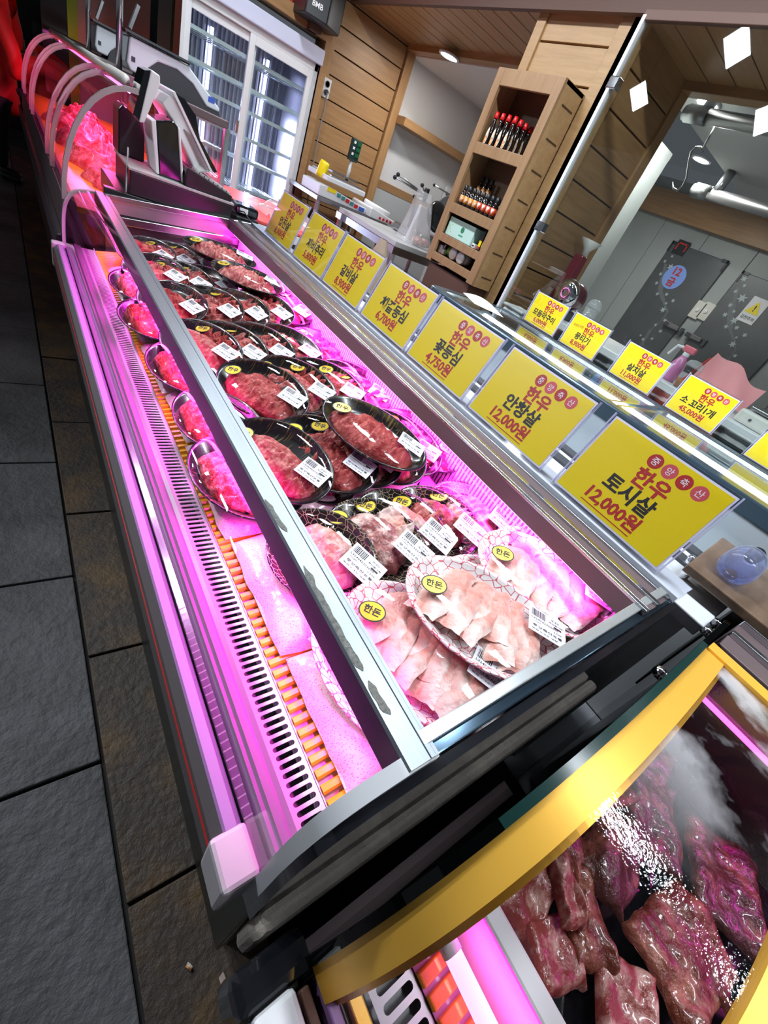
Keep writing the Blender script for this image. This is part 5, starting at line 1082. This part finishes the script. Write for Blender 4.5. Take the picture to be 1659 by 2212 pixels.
b = MB(); b.box(2.345, 2.40, 3.853, 3.86, 1.098, 1.125); obj('blue_panel', b, M_('blue_panel', (.05, .12, .5), .4), ws)
b = MB(); b.tube([(2.30, 4.1, 1.23), (2.30, 4.1, 1.41)], .014, 10); obj('pole', b, M['white'], ws, True)
b = MB(); b.box(2.255, 2.345, 4.07, 4.12, 1.39, 1.54); ho = obj('display_head', b, M_('dark_green_display', (.015, .04, .035), .25), ws, bev=.012)
for k in range(3):
    b = MB(); b.box(2.298, 2.335, 4.066, 4.07, 1.425+k*.038, 1.450+k*.038); obj('digit_window', b, M_('green_digits', (.01, .12, .05), .3) if k == 0 else bpy.data.materials['green_digits'], ho)
    b = MB(); b.box(2.265, 2.283, 4.066, 4.07, 1.43+k*.038, 1.447+k*.038); obj('caption', b, M['paper'], ho)
b = MB(); b.lathe([(.035, 0), (.04, .02), (.04, .09), (.035, .11)], 16, T(1.99, 3.98, 1.20) @ Ry(.2)); tag(place('yellow_roll', b.mesh(M['yellow'], True)), 'yellow roll of tape behind the scale', 'roll')
wm = thing('film_wrapper', 'white film wrapping machine with red buttons beside the scale', 'wrapping machine', (2.53, 3.98, 1.086))
b = MB(); b.prism([(2.43, 1.086), (2.75, 1.086), (2.75, 1.12), (2.45, 1.16), (2.43, 1.15)], 3.80, 4.15); obj('body', b, M['white'], wm, bev=.006)
for k in range(4): b = MB(); b.box(2.53+k*.04, 2.55+k*.04, 3.794, 3.80, 1.10, 1.118); obj('button', b, M['red'], wm)
b = MB(); b.tube([(2.46, 3.98, 1.175), (2.74, 3.98, 1.15)], .02, 12); obj('film_roll', b, M['paper'], wm, True)

# white topped table with meat slicer
tw = thing('white_table', 'white topped steel table carrying the slicer', 'table', (2.5, 3.3, .25))
b = MB(); b.box(2.10, 2.98, 2.86, 3.74, 1.045, 1.08); obj('table_top', b, M_('grey_white_top', (.50, .51, .51), .35), tw, bev=.004)
b = MB(); b.box(2.09, 2.99, 2.85, 3.75, 1.0, 1.045); obj('apron', b, M['steel'], tw)
for x, y in ((2.12, 2.88), (2.96, 2.88), (2.12, 3.72), (2.96, 3.72)): b = MB(); b.tube([(x, y, .25), (x, y, 1.0)], .022, 8); obj('leg', b, M['steel'], tw)
sl_ = thing('meat_slicer', 'steel meat slicer with ball-ended handles on the white table', 'slicer', (2.8, 3.45, 1.081))
b = MB(); b.box(2.60, 2.97, 3.25, 3.68, 1.081, 1.15); obj('base', b, M['steel'], sl_, bev=.02)
bc = Vector((2.80, 3.38, 1.30)); b = MB(); b.lathe([(0, -.02), (.10, -.018), (.115, 0), (.10, .02), (.06, .035), (0, .04)], 28, T(*bc) @ Rx(1.2)); obj('blade_guard', b, M_('dark_steel', (.08, .085, .09), .2, .9), sl_, True)
b = MB(); b.prism([(2.77, 1.30), (2.95, 1.36), (2.95, 1.50), (2.86, 1.44), (2.77, 1.34)], 3.46, 3.475); obj('carriage_plate', b, M['steel'], sl_)
b = MB(); b.box(2.86, 2.97, 3.35, 3.5, 1.15, 1.32); obj('motor_housing', b, M['steel'], sl_, bev=.02)
hub = Vector((2.70, 3.5, 1.40)); b = MB(); b.lathe([(.02, -.05), (.024, 0), (.02, .05)], 12, T(*hub)); obj('hub', b, M['black'], sl_, True)
for px, py in ((853, 383), (860, 377), (912, 400), (895, 425)):
    e = PY(px, py, 3.5); b = MB(); b.tube([hub, e], .007, 8); ho = obj('handle', b, M['steel'], sl_, True)
    b = MB(); b.lathe([(0, -.016), (.011, -.011), (.016, 0), (.011, .011), (0, .016)], 12, T(*e)); obj('ball_knob', b, M['black'], ho, True)
e = PY(938, 400, 3.5); b = MB(); b.tube([(2.95, 3.47, 1.48), e], .006, 8); ho = obj('handle', b, M['steel'], sl_, True); b = MB(); b.lathe([(0, -.014), (.014, 0), (0, .014)], 10, T(*e)); obj('ball_knob', b, M['black'], ho, True)
b = MB(); b.lathe([(.045, 0), (.05, .15), (.03, .16)], 16, T(2.68, 3.5, 1.15)); obj('column', b, M['dgrey'], sl_, True)
# bag with pork in front of the slicer
bg = thing('plastic_bag', 'clear plastic bag with pink pork and a white board, in front of the slicer', 'bag', (2.5, 3.1, 1.081))
qb = PZ(890, 505, 1.081); bx_, by_ = qb.x, qb.y
bx_, by_ = 2.46, 3.12
b = MB(); b.grid(lambda u, v: (bx_+math.cos(2*PI*u)*(.165-.11*v**.7)*(1+.12*math.sin(6*PI*u+v*4))-.02*v, by_+math.sin(2*PI*u)*(.14-.07*v)*(1+.1*math.sin(8*PI*u))+.06*v, 1.083+.33*v), 36, 12); obj('film', b, M['bag'], bg, True)
b = MB(); b.obox(T(bx_+.0, by_+.06, 1.21) @ Ry(.12), .07, .03, .24); obj('white_board', b, M['white'], bg, bev=.006)
for k, (dx, dy) in enumerate(((-.02, -.06), (.05, -.05), (.01, -.02))):
    b = MB(); b.grid(lambda u, v: (bx_+dx+.05*math.sin(PI*v)*math.cos(2*PI*u)*(1+.2*noise.noise(Vector((u*6, v*4, k)))), by_+dy+.04*math.sin(PI*v)*math.sin(2*PI*u), 1.115-.03*math.cos(PI*v)), 16, 10); obj('pork_piece', b, M['pork'], bg, True)
# socket on the niche wall and beige bag
q = PY(968, 420, 4.53); t = thing('niche_socket', 'white double socket low on the niche wall', 'socket', q); b = MB(); b.box(q.x-.06, q.x+.06, 4.52, 4.54, q.z-.06, q.z+.06); obj('plate', b, M['white'], t, bev=.005)
for k in (-1, 1): b = MB(); b.lathe([(.018, 0), (.018, .004), (.012, .004), (.012, -.003)], 14, T(q.x+.028*k, 4.52, q.z) @ Rx(PI/2)); obj('outlet_ring', b, M['grey'], t)
b = MB(); q = PX(800, 590, 1.75)
b.grid(lambda u, v: (1.75+.10*math.sin(PI*min(1, v*.9+.05))*math.cos(2*PI*u)*(1+.15*noise.noise(Vector((u*5, v*5, 1)))), 2.50+.16*math.sin(PI*min(1, v*.9+.05))*math.sin(2*PI*u), .26+.84*v), 20, 12); tag(place('beige_sack', b.mesh(M_('beige_cloth', (.35, .27, .20), .9, bump=(20, .6)), True)), 'slumped beige sack behind the third price sign', 'sack')

# ------------------------------------------------------------------ far curved-glass case
FC0, FC1 = 2.43, 6.1
fc = thing('curved_glass_case', 'long curved-glass meat case beyond the cash register', 'display case', (.5, 4.2, 0))
b = MB(); b.box(.19, .93, 2.81, FC1, .12, .80); b.box(.21, .91, 2.81, FC1, 0, .12); b.box(.19, .335, FC0, 2.81, .12, .80); obj('lower_body', b, M['brownpanel'], fc)
b = MB(); b.prism([(.135, .60), (.135, .69), (.175, .70), (.19, .60)], FC0+.02, FC1); obj('bumper', b, M['dgrey'], fc)
b = MB(); b.box(.142, .158, FC0+.02, FC1, .694, .7005); obj('chrome_strip', b, M['chrome'], fc)
b = MB(); b.prism([(.160, .70), (.17, .83), (.19, .845), (.21, .83), (.21, .70)], FC0, FC1); obj('sill', b, M['alu_d'], fc)
fpf = [(.172, .835)]+[(.172+.25*(1-math.cos(a_)), .835+.43*math.sin(a_)) for a_ in [PI/2*k/10 for k in range(1, 11)]]
b = MB(); b.strip(fpf, FC0, FC1); obj('curved_glass', b, M['glass'], fc, True)
for yy in (FC0, 3.02, 3.30, 4.55, 4.75, 5.6, 5.85):
    b = MB(); A, B = offs(fpf, -.006), offs(fpf, .010); b.prism(A+B[::-1], yy, yy+.022); obj('mullion', b, M_('pale_mullion', (.55, .50, .50), .25, .4) if yy == FC0 else bpy.data.materials['pale_mullion'], fc)
b = MB(); b.box(.40, .90, 2.88, FC1, 1.262, 1.296); obj('top_shelf', b, M['alu_d'], fc, bev=.004)
b = MB(); b.tube([(.405, 2.62, 1.28), (.405, FC1, 1.28)], .020, 12); obj('front_tube', b, M['cream'], fc, True)
b = MB(); b.box(.91, .93, FC0+.5, FC1, .80, 1.262); obj('rear_doors', b, M['glass'], fc)
for yy in (2.95, 3.6, 4.3, 5.2, 6.05): b = MB(); b.box(.908, .932, yy, yy+.03, .80, 1.262); obj('door_stile', b, M['alu'], fc)
b = MB(); b.box(.20, .91, 2.81, FC1, .80, .82); b.box(.20, .335, FC0+.02, 2.81, .80, .82); obj('deck', b, M['orange'], fc)
b = MB(); b.tube([(.45, FC0+.25, 1.245), (.45, FC1-.1, 1.245)], .008, 8); obj('led_or_streak_tube', b, M['led_pink'], fc)
area('far_case_led', (.45, 4.2, 1.235), (.1, 0, -1), .03, 3.3, 26, (1, .10, .38))
def pile(x, y, z, sx, sy, h, mat, label, seed):
    b = MB(); b.grid(lambda u, v: (x+sx*(1-v)*math.cos(2*PI*u)*(1+.2*noise.noise(Vector((math.cos(2*PI*u)*2, math.sin(2*PI*u)*2, seed)))), y+sy*(1-v)*math.sin(2*PI*u)*(1+.2*noise.noise(Vector((math.cos(2*PI*u)*2, math.sin(2*PI*u)*2, seed+5)))), z+h*(v**.6)*(1+.3*noise.noise(Vector((u*9, v*5, seed))))+.02*noise.noise(Vector((math.cos(2*PI*u)*v*9, math.sin(2*PI*u)*9, seed)))*(1 if v > .02 else 0)), 48, 24)
    return tag(place('meat_pile', b.mesh(mat, True)), label, 'meat', 'meat piles in the far case')
M['redmeat'] = M_('red_meat_pile', (.55, .05, .06), .3, vary=(22, (.85, .35, .33), .42, .62), bump=(50, .9), coat=.4)
pile(.50, 3.03, .821, .20, .20, .12, M['redmeat'], 'heap of red meat just beyond the cash register', 1.3)
pile(.46, 3.45, .821, .20, .26, .16, M['redmeat'], 'heap of red meat between the first glass mullions', 4.3)
pile(.46, 3.98, .821, .22, .30, .15, M['redmeat'], 'heap of red meat in the middle of the far case', 7.3)
pile(.46, 4.65, .821, .22, .30, .15, M['redmeat'], 'heap of red meat near the person in red', 9.3)
# scales on the far case
def top_scale(y, k, label):
    t = thing('label_scale', label, 'scale', (.62, y, 1.297))
    x0 = .462; P_ = [(x0, 1.335), (x0+.01, 1.425), (x0+.245, 1.425), (x0+.405, 1.325), (x0+.40, 1.312), (x0+.34, 1.312), (x0+.27, 1.37), (x0+.20, 1.392), (x0+.12, 1.385), (x0+.075, 1.34), (x0+.06, 1.312), (x0+.012, 1.312)]
    b = MB(); b.prism(P_, y, y+.26); obj('body', b, M_('scale_white', (.70, .74, .79), .35) if k == 0 else bpy.data.materials['scale_white'], t, bev=.006)
    b = MB(); b.prism([(x0+.06, 1.2965), (x0+.41, 1.2965), (x0+.40, 1.313), (x0+.34, 1.313), (x0+.27, 1.371), (x0+.20, 1.393), (x0+.12, 1.386), (x0+.075, 1.34)], y+.004, y+.256); obj('base', b, M['dgrey'], t)
    b = MB(); b.box(x0-.005, x0+.25, y-.01, y+.27, 1.427, 1.437); obj('plate', b, M['blackgloss'], t, bev=.003)
    b = MB(); b.box(x0-.01, x0+.26, y-.015, y-.005, 1.432, 1.440); obj('plate_edge', b, M['chrome'], t)
    b = MB(); b.box(x0+.345, x0+.375, y-.0015, y, 1.335, 1.355); obj('blue_sticker', b, M_('blue_sticker2', (.05, .12, .6), .4) if k == 0 else bpy.data.materials['blue_sticker2'], t)
    b = MB(); b.box(x0+.015, x0+.03, y-.0015, y, 1.345, 1.362); obj('code_mark', b, M['dgrey'], t)
    b = MB(); b.tube([(x0-.025, y+.05, 1.297), (x0-.02, y+.05, 1.75)], .013, 10); obj('display_pole', b, M['alu'], t, True)
    b = MB(); b.box(x0-.11, x0+.07, y+.03, y+.075, 1.75, 1.88); obj('display_head', b, M['dgrey'], t, bev=.01)
    b = MB(); b.obox(T(x0+.03, y+.05, 1.49) @ Ry(.35), .012, .03, .09); obj('arm', b, M['steel'], t)
top_scale(2.93, 0, 'white label scale on the far case, next to the cash register')
top_scale(3.95, 1, 'white label scale on the far case, second one beyond the cash register')

# ------------------------------------------------------------------ bridge with the till
br = MB(); br.box(.30, 1.02, Y1+.025, 2.425, .10, .932); tag(obj('till_stand', br, M['black'], bev=.003), 'black stand between the cases under the cash drawer', 'stand')
br = MB(); br.box(.34, 1.0, 2.426, 2.80, .86, .932); tag(obj('till_shelf', br, M['dgrey'], bev=.003), 'dark shelf behind the stand carrying the till', 'shelf')
ps = thing('cash_drawer', 'flat black cash drawer with a pale top under the till', 'cash drawer', (.6, 2.5, .933))
b = MB(); b.box(.39, .805, 2.385, 2.74, .933, 1.018); obj('drawer_body', b, M['black'], ps, bev=.004)
b = MB(); b.box(.385, .81, 2.38, 2.745, 1.018, 1.028); obj('top_plate', b, M_('warm_grey', (.45, .43, .42), .4), ps, bev=.002)
pt = thing('till_terminal', 'white and black till terminal with a slanted monitor and customer screen', 'till', (.58, 2.5, 1.029))
b = MB(); b.prism([(.505, 1.029), (.595, 1.029), (.565, 1.215), (.545, 1.228), (.482, 1.205)], 2.43, 2.60); obj('stand_body', b, M['blackgloss'], pt, bev=.006)
b = MB(); b.prism([(.492, 1.032), (.505, 1.03), (.483, 1.208), (.465, 1.20)], 2.425, 2.605); obj('white_front_panel', b, M['white'], pt, bev=.004)
b = MB(); b.prism([(.592, 1.029), (.603, 1.029), (.573, 1.212), (.562, 1.218)], 2.425, 2.605); obj('white_rear_panel', b, M['white'], pt, bev=.004)
b = MB(); put_text(b, 'OKPOS', Matrix(((0, -.09, 0, .4715), (-1, 0, 0, 2.51), (0, 1, 0, 1.165), (0, 0, 0, 1))), h=.016, w=.06, bold=.02); obj('lettering', b, M['dgrey'], pt)
def slabq(c4pts, dy, mat, nm, par, bev=.004): b = MB(); b.prism([(p_.x, p_.z) for p_ in c4pts], c4pts[0].y, c4pts[0].y+dy); return obj(nm, b, mat, par, bev=bev)
dpts = [PY(*p_, 2.46) for p_ in ((313, 152), (326, 152), (300, 262), (287, 248))]
slabq(dpts, .15, M['blackgloss'], 'customer_screen', pt, .003)
dpts = [PY(*p_, 2.455) for p_ in ((327, 150), (346, 164), (346, 182), (312, 266), (300, 264))]
slabq(dpts, .16, M['white'], 'customer_screen_back', pt, .004)
mp_ = [PY(*p_, 2.46) for p_ in ((366, 205), (386, 214), (402, 226), (455, 372), (430, 374), (418, 362), (374, 262), (350, 225))]
mo_ = slabq(mp_, .30, M['white'], 'monitor_back', pt, .006)
mp_ = [PY(*p_, 2.45) for p_ in ((372, 198), (378, 197), (461, 374), (455, 373))]; slabq(mp_, .32, M['white'], 'monitor_bezel', pt, .002)
mp_ = [PY(*p_, 2.45) for p_ in ((379, 200), (398, 212), (424, 250), (432, 300), (470, 372), (462, 374))]; slabq(mp_, .32, M['blackgloss'], 'monitor_screen', pt, .003)
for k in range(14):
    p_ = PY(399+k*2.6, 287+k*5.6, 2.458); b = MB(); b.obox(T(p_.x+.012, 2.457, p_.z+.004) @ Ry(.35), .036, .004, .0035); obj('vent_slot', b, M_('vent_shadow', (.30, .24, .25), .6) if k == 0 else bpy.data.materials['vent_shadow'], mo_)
b = MB(); b.tube([(.56, 2.53, 1.215), (.545, 2.55, 1.28), (.575, 2.56, 1.30)], .012, 8); obj('hinge_arm', b, M['black'], pt, True)
pr_ = thing('receipt_printer', 'black receipt printer behind the till screen', 'printer', (.40, 2.66, 1.03))
b = MB(); b.prism([(.385, 1.029), (.485, 1.029), (.485, 1.17), (.40, 1.20), (.385, 1.18)], 2.63, 2.78); obj('case', b, M['black'], pr_, bev=.006)
b = MB(); b.prism([(.405, 1.2), (.48, 1.174), (.48, 1.178), (.405, 1.204)], 2.65, 2.76); obj('lid', b, M['dgrey'], pr_)
kb = thing('till_keyboard', 'black till keypad with rows of grey keys', 'keyboard', (.7, 2.5, 1.029))
b = MB(); b.prism([(.60, 1.029), (.80, 1.029), (.80, 1.052), (.61, 1.098), (.60, 1.09)], 2.39, 2.62); obj('wedge', b, M['black'], kb, bev=.003)
kk = MB(); kk.box(-.008, .008, -.008, .008, 0, .006); kme = kk.mesh(M_('grey_key', (.50, .46, .48), .5)); sl__ = math.atan2(.046, .19)
for i in range(8):
    for j in range(8):
        o = part('key', kme, kb, T(.645-.7+i*.020, 2.41-2.5+j*.026, 1.090-1.029-.0048*i-.0) @ Ry(sl__))
cr2 = thing('card_reader', 'small black card reader at the end of the till shelf', 'card reader', (.88, 2.45, .933))
b = MB(); b.box(.83, .945, 2.40, 2.52, .933, .985); obj('base', b, M['black'], cr2, bev=.006)
b = MB(); b.box(.83, .94, 2.40, 2.52, .987, 1.03); obj('body', b, M['blackgloss'], cr2, bev=.012)
b = MB(); b.box(.845, .885, 2.398, 2.40, 1.0, 1.02); obj('pale_window', b, M['paper'], cr2, bev=.001)
b = MB(); b.tube([(.42, 2.60, 1.04), (.40, 2.50, 1.075), (.385, 2.42, 1.02), (.375, 2.37, .955), (.372, 2.36, .94)], .0032, 8); tag(place('till_cable', b.mesh(M['grey'], True)), 'grey cable drooping in front of the cash drawer', 'cable')
b = MB(); b.tube([(.83, 2.42, 1.0), (.86, 2.38, 1.01), (.895, 2.365, .98), (.90, 2.36, .962)], .003, 6); tag(place('reader_cable', b.mesh(M['black'], True)), 'thin black cable from the card reader over the case rail', 'cable')
# red board with crumpled bag behind the till
rbp = [PZ(*p_, .955) for p_ in ((452, 340), (600, 425), (598, 452), (440, 380))]
rt_ = thing('red_board_table', 'low white table with a red board on it behind the till', 'table', (1.2, 3.1, .25))
b = MB(); b.box(1.02, 1.62, 2.62, 3.55, .90, .945); obj('table_top', b, M['white'], rt_, bev=.004)
for x, y in ((1.05, 2.65), (1.59, 2.65), (1.05, 3.52), (1.59, 3.52)): b = MB(); b.tube([(x, y, .25), (x, y, .90)], .02, 8); obj('leg', b, M['steel'], rt_)
b = MB(); b.box(1.03, 1.45, 2.62, 3.50, .946, .962); tag(obj('red_cutting_board', b, M_('coral_red_board', (.85, .10, .09), .4), bev=.004), 'coral red cutting board on the low white table', 'cutting board')
qc = PZ(545, 398, 1.0); b = MB(); b.grid(lambda u, v: (1.12+.34*u+.02*math.sin(v*7), 2.70+.42*v, .968+.05*abs(noise.noise(Vector((u*4, v*4, 3))))+.10*math.sin(PI*u)*math.sin(PI*v)**2*(.5+.8*noise.noise(Vector((u*3, v*3, 8))))), 26, 20); tag(place('crumpled_bag', b.mesh(M['bag'], True)), 'crumpled clear plastic bag on the red cutting board', 'bag')

# ------------------------------------------------------------------ people
def skin_body(name, joints, edges, mat, root, label=None, parent=None, sub=2):
    me = bpy.data.meshes.new(name); me.from_pydata([j[0] for j in joints], edges, []); o = bpy.data.objects.new(name, me); COL.objects.link(o); me.materials.append(mat)
    sk = o.modifiers.new('skin', 'SKIN'); sk.use_smooth_shade = True
    if not me.skin_vertices: 
        bpy.context.view_layer.objects.active = o
    for i, j in enumerate(joints):
        r = j[1] if isinstance(j[1], tuple) else (j[1], j[1]); me.skin_vertices[0].data[i].radius = r; me.skin_vertices[0].data[i].use_root = (i == root)
    s_ = o.modifiers.new('subdivision', 'SUBSURF'); s_.levels = sub; s_.render_levels = sub
    if parent: o.parent = parent; o.matrix_parent_inverse = Matrix.Translation(-parent.location)
    return o
M['skin'] = M_('skin', (.50, .28, .20), .5); M['redcoat'] = M_('red_padded_coat', (.72, .018, .016), .55, bump=(9, .7)); M['darkcloth'] = M_('dark_trousers', (.012, .012, .015), .7); M['hair'] = M_('black_hair', (.010, .008, .008), .5, bump=(80, .5)); M['glove'] = M_('dark_glove', (.03, .02, .025), .6)
def hand(root, wrist, d, up_, mat, par, sgn):
    d = d.normalized(); s_ = d.cross(up_).normalized()*sgn; J = [(wrist, .024), (wrist+d*.045, (.036, .020)), (wrist+d*.085, (.036, .017))]; E_ = [(0, 1), (1, 2)]
    for k, l in enumerate((.055, .065, .062, .048)):
        o_ = s_*(.030-.020*k); b0 = len(J); base = wrist+d*.088+o_
        J += [(base, .010), (base+d*l*.5-up_*.010, .0095), (base+d*l*.8-up_*.030, .008)]; E_ += [(2, b0), (b0, b0+1), (b0+1, b0+2)]
    b0 = len(J); J += [(wrist+d*.035+s_*.040, .012), (wrist+d*.070+s_*.058-up_*.012, .010)]; E_ += [(1, b0), (b0, b0+1)]
    return skin_body('hand', J, E_, mat, 0, parent=par, sub=1)
py_ = 6.55
hx = -.02
pr1 = thing('person', 'person in a red padded coat and dark trousers leaning on the far case', 'person', (hx-.02, py_, 0))
V_ = Vector
pel = V_((hx, py_, .86)); ch = V_((hx+.03, py_-.06, 1.26)); nk = V_((hx+.06, py_-.10, 1.46)); hd = V_((hx+.08, py_-.14, 1.58))
shl, shr = V_((hx+.10, py_+.12, 1.40)), V_((hx+.00, py_-.25, 1.38))
hL = PY(50, 222, 6.4); hL = V_((.16, 6.22, .74)); hR = V_((.20, 6.85, .93))
elL, elR = V_((hx+.16, 6.22, 1.02)), V_((hx+.20, 6.80, 1.16))
J = [(pel, (.19, .15)), (V_((hx+.01, py_-.02, 1.05)), (.18, .14)), (ch, (.20, .15)), (nk, .065), (hd, .07),
     (V_((hx, py_, .62)), (.21, .16)), (V_((hx, py_, .52)), (.20, .15)),
     (shr, .085), (elL, .068), (hL+V_((-.02, .02, .10)), .052), (shl, .085), (elR, .068), (hR+V_((-.03, .03, .08)), .052)]
skin_body('coat', J[:4]+J[5:], [(0, 1), (1, 2), (2, 3), (0, 4), (4, 5), (2, 6), (6, 7), (7, 8), (2, 9), (9, 10), (10, 11)], M['redcoat'], 0, parent=pr1)
skin_body('trousers', [(V_((hx, py_, .74)), (.15, .12)), (V_((hx+.02, py_-.09, .62)), .10), (V_((hx, py_-.10, .40)), .075), (V_((hx-.02, py_-.10, .10)), .055), (V_((hx+.02, py_+.09, .62)), .10), (V_((hx, py_+.10, .40)), .075), (V_((hx-.02, py_+.12, .10)), .055)], [(0, 1), (1, 2), (2, 3), (0, 4), (4, 5), (5, 6)], M['darkcloth'], 0, parent=pr1)
for dy in (-.10, .12): skin_body('shoe', [(V_((hx-.04, py_+dy, .045)), (.045, .045)), (V_((hx+.04, py_+dy-.02, .045)), (.048, .04)), (V_((hx+.14, py_+dy-.03, .035)), (.042, .032))], [(0, 1), (1, 2)], M['black'], 0, parent=pr1)
hdm = MB(); hdm.lathe([(0, -.12), (.05, -.105), (.072, -.06), (.082, 0), (.082, .05), (.06, .10), (0, .12)], 18, T(*(hd+V_((.01, -.01, .05)))), 1.05, .92)
obj('head', hdm, M['skin'], pr1, True)
hdm = MB(); hdm.lathe([(.088, -.05), (.092, 0), (.092, .06), (.068, .115), (0, .135)], 18, T(*(hd+V_((-.012, .0, .055)))), 1.05, .96); obj('hair', hdm, M['hair'], pr1, True)
hd2 = hd+V_((.09, -.03, .05))
b = MB(); b.lathe([(0, -.02), (.012, -.012), (.010, .02), (0, .03)], 8, T(*(hd2+V_((.005, 0, -.012))))); obj('nose', b, M['skin'], pr1, True)
for s_ in (-1, 1):
    b = MB(); b.lathe([(0, -.007), (.007, 0), (0, .007)], 8, T(*(hd2+V_((-.008, s_*.03, .012))))); obj('eye', b, M['ink'], pr1, True)
    b = MB(); b.lathe([(0, -.03), (.012, -.015), (.014, .012), (0, .03)], 8, T(hd.x+.01, hd.y-.01+s_*.078, hd.z+.04)); obj('ear', b, M['skin'], pr1, True)
b = MB(); b.tube([hd2+V_((-.006, -.022, -.045)), hd2+V_((.0, 0, -.047)), hd2+V_((-.006, .022, -.045))], .004, 6); obj('mouth', b, M_('lips', (.42, .14, .12), .5), pr1, True)
hand(pr1, hL+V_((-.02, .01, .06)), V_((.5, -.1, -.8)), V_((.8, 0, .5)), M['glove'], pr1, 1); hand(pr1, hR+V_((-.03, .02, .05)), V_((.6, -.1, -.7)), V_((.7, 0, .6)), M['glove'], pr1, -1)
# shopper in pink beyond the far case
q = PY(100, 75, 8.0); sx_, sy_ = q.x, 8.0
pr2 = thing('person', 'dark-haired person in a pink top beyond the far case', 'person', (sx_, sy_, 0))
hz = q.z-.02
skin_body('top', [(V_((sx_, sy_, .80)), (.17, .13)), (V_((sx_, sy_, hz-.42)), (.17, .12)), (V_((sx_, sy_, hz-.24)), (.16, .11)), (V_((sx_, sy_, hz-.14)), .055), (V_((sx_, sy_-.20, hz-.26)), .065), (V_((sx_+.06, sy_-.24, hz-.50)), .055), (V_((sx_+.20, sy_-.20, hz-.62)), .04), (V_((sx_, sy_+.20, hz-.26)), .065), (V_((sx_+.06, sy_+.24, hz-.50)), .055), (V_((sx_+.20, sy_+.20, hz-.62)), .04)], [(0, 1), (1, 2), (2, 3), (2, 4), (4, 5), (5, 6), (2, 7), (7, 8), (8, 9)], M_('pink_top', (.62, .12, .25), .7), 0, parent=pr2)
skin_body('trousers', [(V_((sx_, sy_, .82)), (.15, .12)), (V_((sx_, sy_-.09, .60)), .09), (V_((sx_, sy_-.10, .10)), .055), (V_((sx_, sy_+.09, .60)), .09), (V_((sx_, sy_+.10, .10)), .055)], [(0, 1), (1, 2), (0, 3), (3, 4)], M['darkcloth'], 0, parent=pr2)
for dy in (-.10, .10): skin_body('shoe', [(V_((sx_-.03, sy_+dy, .045)), .045), (V_((sx_+.12, sy_+dy, .035)), (.042, .032))], [(0, 1)], M['black'], 0, parent=pr2)
b = MB(); b.lathe([(0, -.12), (.05, -.105), (.072, -.06), (.082, 0), (.08, .05), (.06, .10), (0, .12)], 18, T(sx_, sy_, hz), 1.05, .92); obj('head', b, M['skin'], pr2, True)
b = MB(); b.lathe([(.05, -.20), (.092, -.12), (.098, 0), (.096, .06), (.07, .12), (0, .14)], 18, T(sx_-.02, sy_-.012, hz+.008), 1.08, 1.0); obj('hair', b, M['hair'], pr2, True)
for s_ in (-1, 1): hand(pr2, V_((sx_+.20, sy_+s_*.20, hz-.62)), V_((.7, 0, -.4)), V_((.3, 0, .8)), M['skin'], pr2, s_)
# dim market stall behind the people
ms = thing('market_stall', 'dim market stall with a dark table of goods beyond the far case', 'stall', (.9, 10.3, 0))
b = MB(); b.box(-3.5, 2.2, 9.9, 10.6, 0, .85); obj('counter', b, M['black'], ms)
b = MB(); b.box(-3.5, 2.2, 9.88, 10.0, .85, .88); obj('counter_edge', b, M['alu'], ms)
b = MB(); b.box(-3.5, 2.2, 10.8, 10.9, 0, 3.0); obj('back_wall', b, M['darkgreen'], ms)
for k in range(14): b = MB(); x = -.6+.17*k; b.box(x, x+.12, 10.0+.1*(k % 3), 10.12+.1*(k % 3), .881, .98+.03*(k % 4)); tag(obj('goods_box', b, [M['redcap'], M['lab_or'], M_('teal_box', (.05, .35, .25), .5) if k == 2 else M['white'], M['dgrey']][k % 4], bev=.004), 'small %s box of goods, %s of its colour along the dim stall' % (('red', 'orange', 'pale', 'dark grey')[k % 4], ORD[k//4]), 'box', 'goods on the stall')

# litter at the foot of the cases
for (pxs, lb, w_) in (([(478, 2108), (486, 2128), (492, 2150)], 'pale pink strip of torn tape on the floor by the case foot', .010), ([(493, 2160), (500, 2180), (508, 2205)], 'crumpled pale tape scrap on the floor by the case foot', .012), ([(404, 2085), (410, 2090), (414, 2096)], 'tiny orange crumb on the stone floor', .006)):
    c_ = [PZ(*p_, .004) for p_ in pxs]; b = MB(); V_ = []
    for i, q in enumerate(c_): V_ += [(q.x-w_/2*(1+.3*(i % 2)), q.y, .004+.004*(i % 2)), (q.x+w_/2, q.y+.004, .005)]
    b.add(V_+[(x, y, z-.003) for x, y, z in V_], [(2*i, 2*i+1, 2*i+3, 2*i+2) for i in range(len(c_)-1)]+[(6+2*i+2, 6+2*i+3, 6+2*i+1, 6+2*i) for i in range(len(c_)-1)])
    tag(obj('paper_scrap', b, M_('pale_scrap', (.6, .45, .4), .7) if 'tiny' not in lb else M['lab_or']), lb, 'litter')
